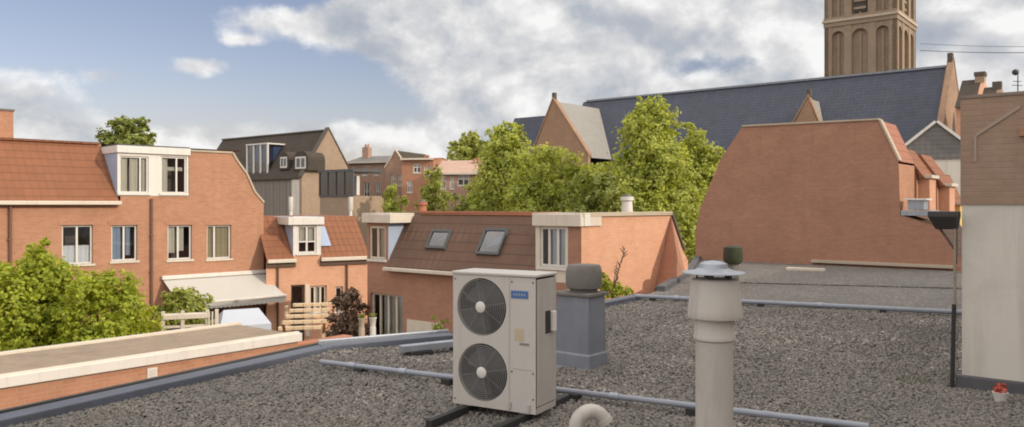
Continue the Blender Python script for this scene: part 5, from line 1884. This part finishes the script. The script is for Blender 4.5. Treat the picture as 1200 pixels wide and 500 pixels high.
for (ua, ub, va, vb, nm) in ((288, 312, 170, 205, 1), (326, 337, 178, 199, 0), (343, 360, 177, 200, 0)):
    oo_ = oe2 - .2
    ta, tb = DF.t(ua, oo_), DF.t(ub, oo_)
    za, zb = DF.z((ua + ub) / 2, vb, oo_), DF.z((ua + ub) / 2, va, oo_)
    if nm:
        m = MB().box(DF, ta, tb, oo_ - 2.4, oo_ - .2, za, zb)
        dd_ = m.build('glass_dormer', M['glass_sky'], dh)
        m = MB()
        for k in range(4):
            t = ta + (tb - ta) * k / 3
            m.box(DF, t - .09, t + .09, oo_ - .22, oo_ - .1, za, zb)
        m.box(DF, ta - .1, tb + .1, oo_ - 2.5, oo_ - .05, zb, zb + .12)
        m.box(DF, ta - .1, tb + .1, oo_ - .25, oo_ - .05, za - .12, za)
        m.build('frame', M['white'], dd_)
        MB().box(DF, ta + .15, tb - .15, oo_ - 2.3, oo_ - .9, za, zb - .2).build('blind', M['sheet_blue'], dd_)
    else:
        m = MB()
        N_ = 10
        prf = [(ta, za), (tb, za), (tb, za + (zb - za) * .55)] + [((ta + tb) / 2 + (tb - ta) / 2 * math.cos(math.pi * k / N_), za + (zb - za) * (.55 + .45 * math.sin(math.pi * k / N_))) for k in range(1, N_)] + [(ta, za + (zb - za) * .55)]
        m.prism(DF, prf, oo_ - 2.0, oo_ - .1)
        dd_ = m.build('dormer', M['slate_dark'], dh)
        w2 = (tb - ta) * .14
        m = MB()
        m.box(DF, ta + w2, tb - w2, oo_ - .1, oo_ - .06, za + .15, za + (zb - za) * .7)
        m.build('dormer_window', M['white'], dd_)
        m = MB()
        tm = (ta + tb) / 2
        for a, b in ((ta + w2 * 1.6, tm - w2 * .3), (tm + w2 * .3, tb - w2 * 1.6)):
            m.box(DF, a, b, oo_ - .06, oo_ - .05, za + .3, za + (zb - za) * .62)
        m.build('pane', M['glass_sky'], dd_)
# flues on its back and a low extension with dark glazed bay
QF = Fr(*at(412, 0, 62)[:2], AX)
qb = thing('glazed_bay_house', QF.p(-2, -2, 0), 'dark framed glazed roof extension in front of the beige gable', 'house')
q0, q1 = QF.t(374), QF.t(413)
zq0, zq1, zqt = 0, QF.z(395, 222), QF.z(395, 202)
m = MB().box(QF, q0, q1, -3.2, -.06, 0, QF.z(395, 230))
m.build('wall', M['brick_beige'], qb)
m = MB()
nq = 4
for k in range(nq + 1):
    t = q0 + (q1 - q0) * k / nq
    m.box(QF, t - .05, t + .05, -.14, 0, QF.z(395, 230), zqt)
m.box(QF, q0 - .1, q1 + .1, -3.2, .05, zqt, zqt + .2)
m.box(QF, q0, q1, -.13, .01, QF.z(395, 231), QF.z(395, 229))
m.build('frame', M['ac_dark'], qb)
m = MB().box(QF, q0 + .05, q1 - .05, -.12, -.06, QF.z(395, 229), zqt)
m.build('pane', M['glass_sky'], qb)
m = MB()
for k, cm in enumerate((0.2, .55, .8)):
    m.box(QF, q0 + (q1 - q0) * cm - .25, q0 + (q1 - q0) * cm + .25, -1.2, -.9, QF.z(395, 229), zqt - .3)
m.build('blind', M['white'], qb)
for u in (341, 411):
    x, y, _ = at(u, 0, 55)
    MB().lathe((x, y, 0), [(.12, 0), (.12, H - 8 / F * 55), (.1, H - 8 / F * 55), (.16, H - 6 / F * 55), (.16, H + 9 / F * 55)], 12).build('flue', M['white'], qb)

# ------------------------------------------------------------------ row of old houses in the centre distance
def row_house(u0, u1, vt, ve, Y, ang, label, wallmat, roofmat, gable, wins_, name='row_house', chim=None, dep_=7):
    fr = Fr(*at(u0, 0, Y)[:2], ang)
    t1 = fr.t(u1)
    zt, zv = fr.z((u0 + u1) / 2, vt), fr.z((u0 + u1) / 2, ve)
    root = thing(name, fr.p(t1 / 2, -dep_ / 2, 0), label, 'house', 'old terrace in the middle distance')
    hs = []
    for (ua, ub, va, vb) in wins_:
        uc = (ua + ub) / 2
        hs.append((fr.t(ua), fr.t(ub), fr.z(uc, vb), fr.z(uc, va)))
    m = MB().wall(fr, 0, t1, 0, zv, hs)
    if gable:
        m.face([fr.p(0, 0, zv), fr.p(t1, 0, zv), fr.p(t1 / 2, 0, zt)])
        m.face([fr.p(t1, -dep_, zv), fr.p(0, -dep_, zv), fr.p(t1 / 2, -dep_, zt)])
    m.face([fr.p(t1, 0, 0), fr.p(t1, -dep_, 0), fr.p(t1, -dep_, zv), fr.p(t1, 0, zv)])
    m.face([fr.p(0, -dep_, 0), fr.p(0, 0, 0), fr.p(0, 0, zv), fr.p(0, -dep_, zv)])
    m.face([fr.p(t1, -dep_, 0), fr.p(0, -dep_, 0), fr.p(0, -dep_, zv), fr.p(t1, -dep_, zv)])
    if not gable:
        for t in (0, t1):
            m.face([fr.p(t, 0, zv), fr.p(t, -dep_, zv), fr.p(t, -dep_ / 2, zt)])
    m.build('wall', M[wallmat], root)
    m = MB()
    if gable:
        for a, b in ((-.15, t1 / 2), (t1 + .15, t1 / 2)):
            m.face([fr.p(a, .1, zv - .1), fr.p(b, .1, zt + .03), fr.p(b, -dep_ - .1, zt + .03), fr.p(a, -dep_ - .1, zv - .1)])
    else:
        lattice_roof(m, fr, -.05, t1 + .05, .25, zv - .1, -dep_ / 2, zt)
        lattice_roof(m, fr, t1 + .05, -.05, -dep_ - .25, zv - .1, -dep_ / 2, zt)
    m.build('roof', M[roofmat], root)
    if gable:
        m = MB()
        for (a, c), (b, d) in (((-.1, zv - .1), (t1 / 2, zt)), ((t1 + .1, zv - .1), (t1 / 2, zt))):
            pts = [(a, c), (b, d), (b, d + .18), (a, c + .18)]
            m.prism(fr, pts if a < b else pts[::-1], -.05, .14)
        m.build('verge', M['cream'], root)
    else:
        MB().box(fr, -.05, t1 + .05, .2, .38, zv - .16, zv + .02).build('gutter', M['cream'], root)
    for h in hs:
        window(root, fr, *h, mull=(.5,), trans=(.6,), curtain=[(.1, .9, .5, 1, 'curtain')], fw=.1)
    if chim:
        for (u, v1) in chim:
            t = fr.t(u, -dep_ * .4)
            m = MB().box(fr, t - .4, t + .4, -dep_ * .4 - .35, -dep_ * .4 + .35, zv, fr.z(u, v1, -dep_ * .4))
            c = m.build('chimney', M[wallmat], root)
            m = MB()
            for s in (-.18, .18):
                x, y, _ = fr.p(t + s, -dep_ * .4, 0)
                zc2 = fr.z(u, v1, -dep_ * .4)
                m.lathe((x, y, zc2), [(.11, 0), (.09, .35)], 10)
            m.build('pot', M['terracotta'], c)
    return root


row_house(403, 455, 181, 190, 88, -25, 'brown brick row house with flat dark roof at the left of the old terrace', 'brick_row', 'slate_grey', False,
          [(410, 416, 196, 206), (424, 430, 196, 206), (438, 444, 196, 206), (410, 416, 216, 232), (426, 433, 214, 240), (440, 446, 214, 240)], chim=[(430, 173)])
row_house(452, 476, 177, 196, 84, -20, 'narrow brick row house with steep pale verges in the old terrace', 'brick_row', 'slate_dark', True,
          [(458, 463, 205, 218), (466, 471, 205, 218)])
row_house(471, 508, 183, 186, 80, -10, 'red brick row house with flat top and tall windows in the old terrace', 'brick_orange', 'tile_red', False,
          [(484, 493, 192, 203), (497, 504, 195, 206), (477, 483, 212, 226)], chim=[(500, 186)])
row_house(508, 562, 186, 203, 77, -10, 'old terrace house with pale roof and dark dormer at the right', 'brick_row', 'tile_pale', False,
          [(516, 522, 206, 222), (536, 550, 205, 218), (527, 532, 208, 222)], chim=[(558, 190)])
row_house(560, 579, 196, 200, 72, -10, 'salmon brick end house with white window beside the trees', 'brick_row', 'tile_red', False, [(565, 572, 214, 236)])
# dormers on the pale roof house

# ------------------------------------------------------------------ trees and shrubs
G = 'trees beyond the houses'
tree('broadleaf_tree', 'tall bright green pointed tree in front of the slate church roof', *at(762, 0, 46)[:2], 0, H + 124 / F * 46, 3.5, 3.1, 'leaf_bright', 3, 2100, 15, .12, 3.0, group=G, shape='cone', nl=32)
tree('broadleaf_tree', 'slim bright green tree between the tall pointed tree and the brown gable', *at(816, 0, 48)[:2], 0, H + 95 / F * 48, 1.9, 1.7, 'leaf_bright', 4, 950, 14, .12, 3.0, group=G, nl=18)
tree('broadleaf_tree', 'round green tree below the church transept gable', *at(643, 0, 50)[:2], 0, H + 68 / F * 50, 2.8, 2.6, 'leaf_bright', 5, 1500, 14, .12, 3.0, group=G, nl=26)
tree('broadleaf_tree', 'green tree with a narrow pointed top left of the church transept', *at(594, 0, 55)[:2], 0, H + 95 / F * 55, 3.3, 2.8, 'leaf_bright', 6, 1800, 14, .13, 3.6, group=G, shape='cone', nl=28)
tree('broadleaf_tree', 'low green tree filling the gap between the round tree and the tall pointed tree', *at(698, 0, 52)[:2], 0, H + 50 / F * 52, 2.2, 2.0, 'leaf_mid', 26, 900, 14, .12, 3.0, group=G, nl=18)
tree('broadleaf_tree', 'tree crown rising behind the right end of the old terrace', *at(551, 0, 96)[:2], 0, H + 84 / F * 96, 3.6, 3.0, 'leaf_mid', 16, 1000, 14, .2, 6.5, group=G, nl=12)
tree('broadleaf_tree', 'darker low tree directly above the brown tile roof', *at(700, 0, 40)[:2], 0, H + 38 / F * 40, 2.2, 1.8, 'leaf_dark', 7, 700, 13, .12, 2.5, group=G, nl=14)
tree('broadleaf_tree', 'bushy green tree top rising behind the red roofed terraced house', *at(152, 0, 58)[:2], 0, H + 103 / F * 58, 2.5, 2.2, 'leaf_dark', 8, 900, 14, .14, 7.0, group=G, shape='flat', nl=18)
tree('small_tree', 'small yellow green tree in front of the brown row house', *at(460, 0, 62)[:2], 0, H + 24 / F * 62, 1.35, 1.2, 'leaf_bright', 9, 360, 12, .12, 2.5, group=G, nl=12)
tree('small_tree', 'rounded green tree in front of the red row house', *at(508, 0, 60)[:2], 0, H + 44 / F * 60, 1.5, 1.4, 'leaf_mid', 10, 520, 13, .12, 2.5, group=G, nl=14)
tree('small_tree', 'low dark green tree just above the brown roof beside the chimney pot', *at(537, 0, 52)[:2], 0, H + 12 / F * 52, 1.2, 1.1, 'leaf_dark', 12, 330, 12, .11, 2.0, group=G, nl=10)
# the big shrub at the left
tree('garden_shrub', 'large yellow green shrub at the left edge in front of the brick house', *at(20, 0, 19.5)[:2], 0, H - 60 / F * 18.5, 2.1, 1.7, 'leaf_yellow', 13, 2300, 16, .06, 1.0, 'shrub', nl=22, trunk_r=.07, group='garden shrubs behind the shed')
tree('garden_shrub', 'lower yellow green shrub between the big shrub and the terrace frame', *at(118, 0, 18.8)[:2], 0, H - 80 / F * 18.8, 1.35, 1.3, 'leaf_yellow', 14, 1500, 15, .055, .9, 'shrub', nl=18, trunk_r=.06, group='garden shrubs behind the shed')
tree('garden_shrub', 'upright leafy sprig of a shrub reaching up in front of the first floor wall', *at(46, 0, 19.2)[:2], 0, H - 38 / F * 19.2, .34, .34, 'leaf_yellow', 15, 190, 12, .055, 3.4, 'shrub', nl=9, trunk_r=.03, group='garden shrubs behind the shed')
tree('climbing_plant', 'dark green climbing plant hanging under the left end of the awning', *at(214, 0, 22.3)[:2], 0, H - 97 / F * 22.3, .85, .5, 'leaf_mid', 17, 620, 12, .05, 2.3, 'plant', nl=12, trunk_r=.04)
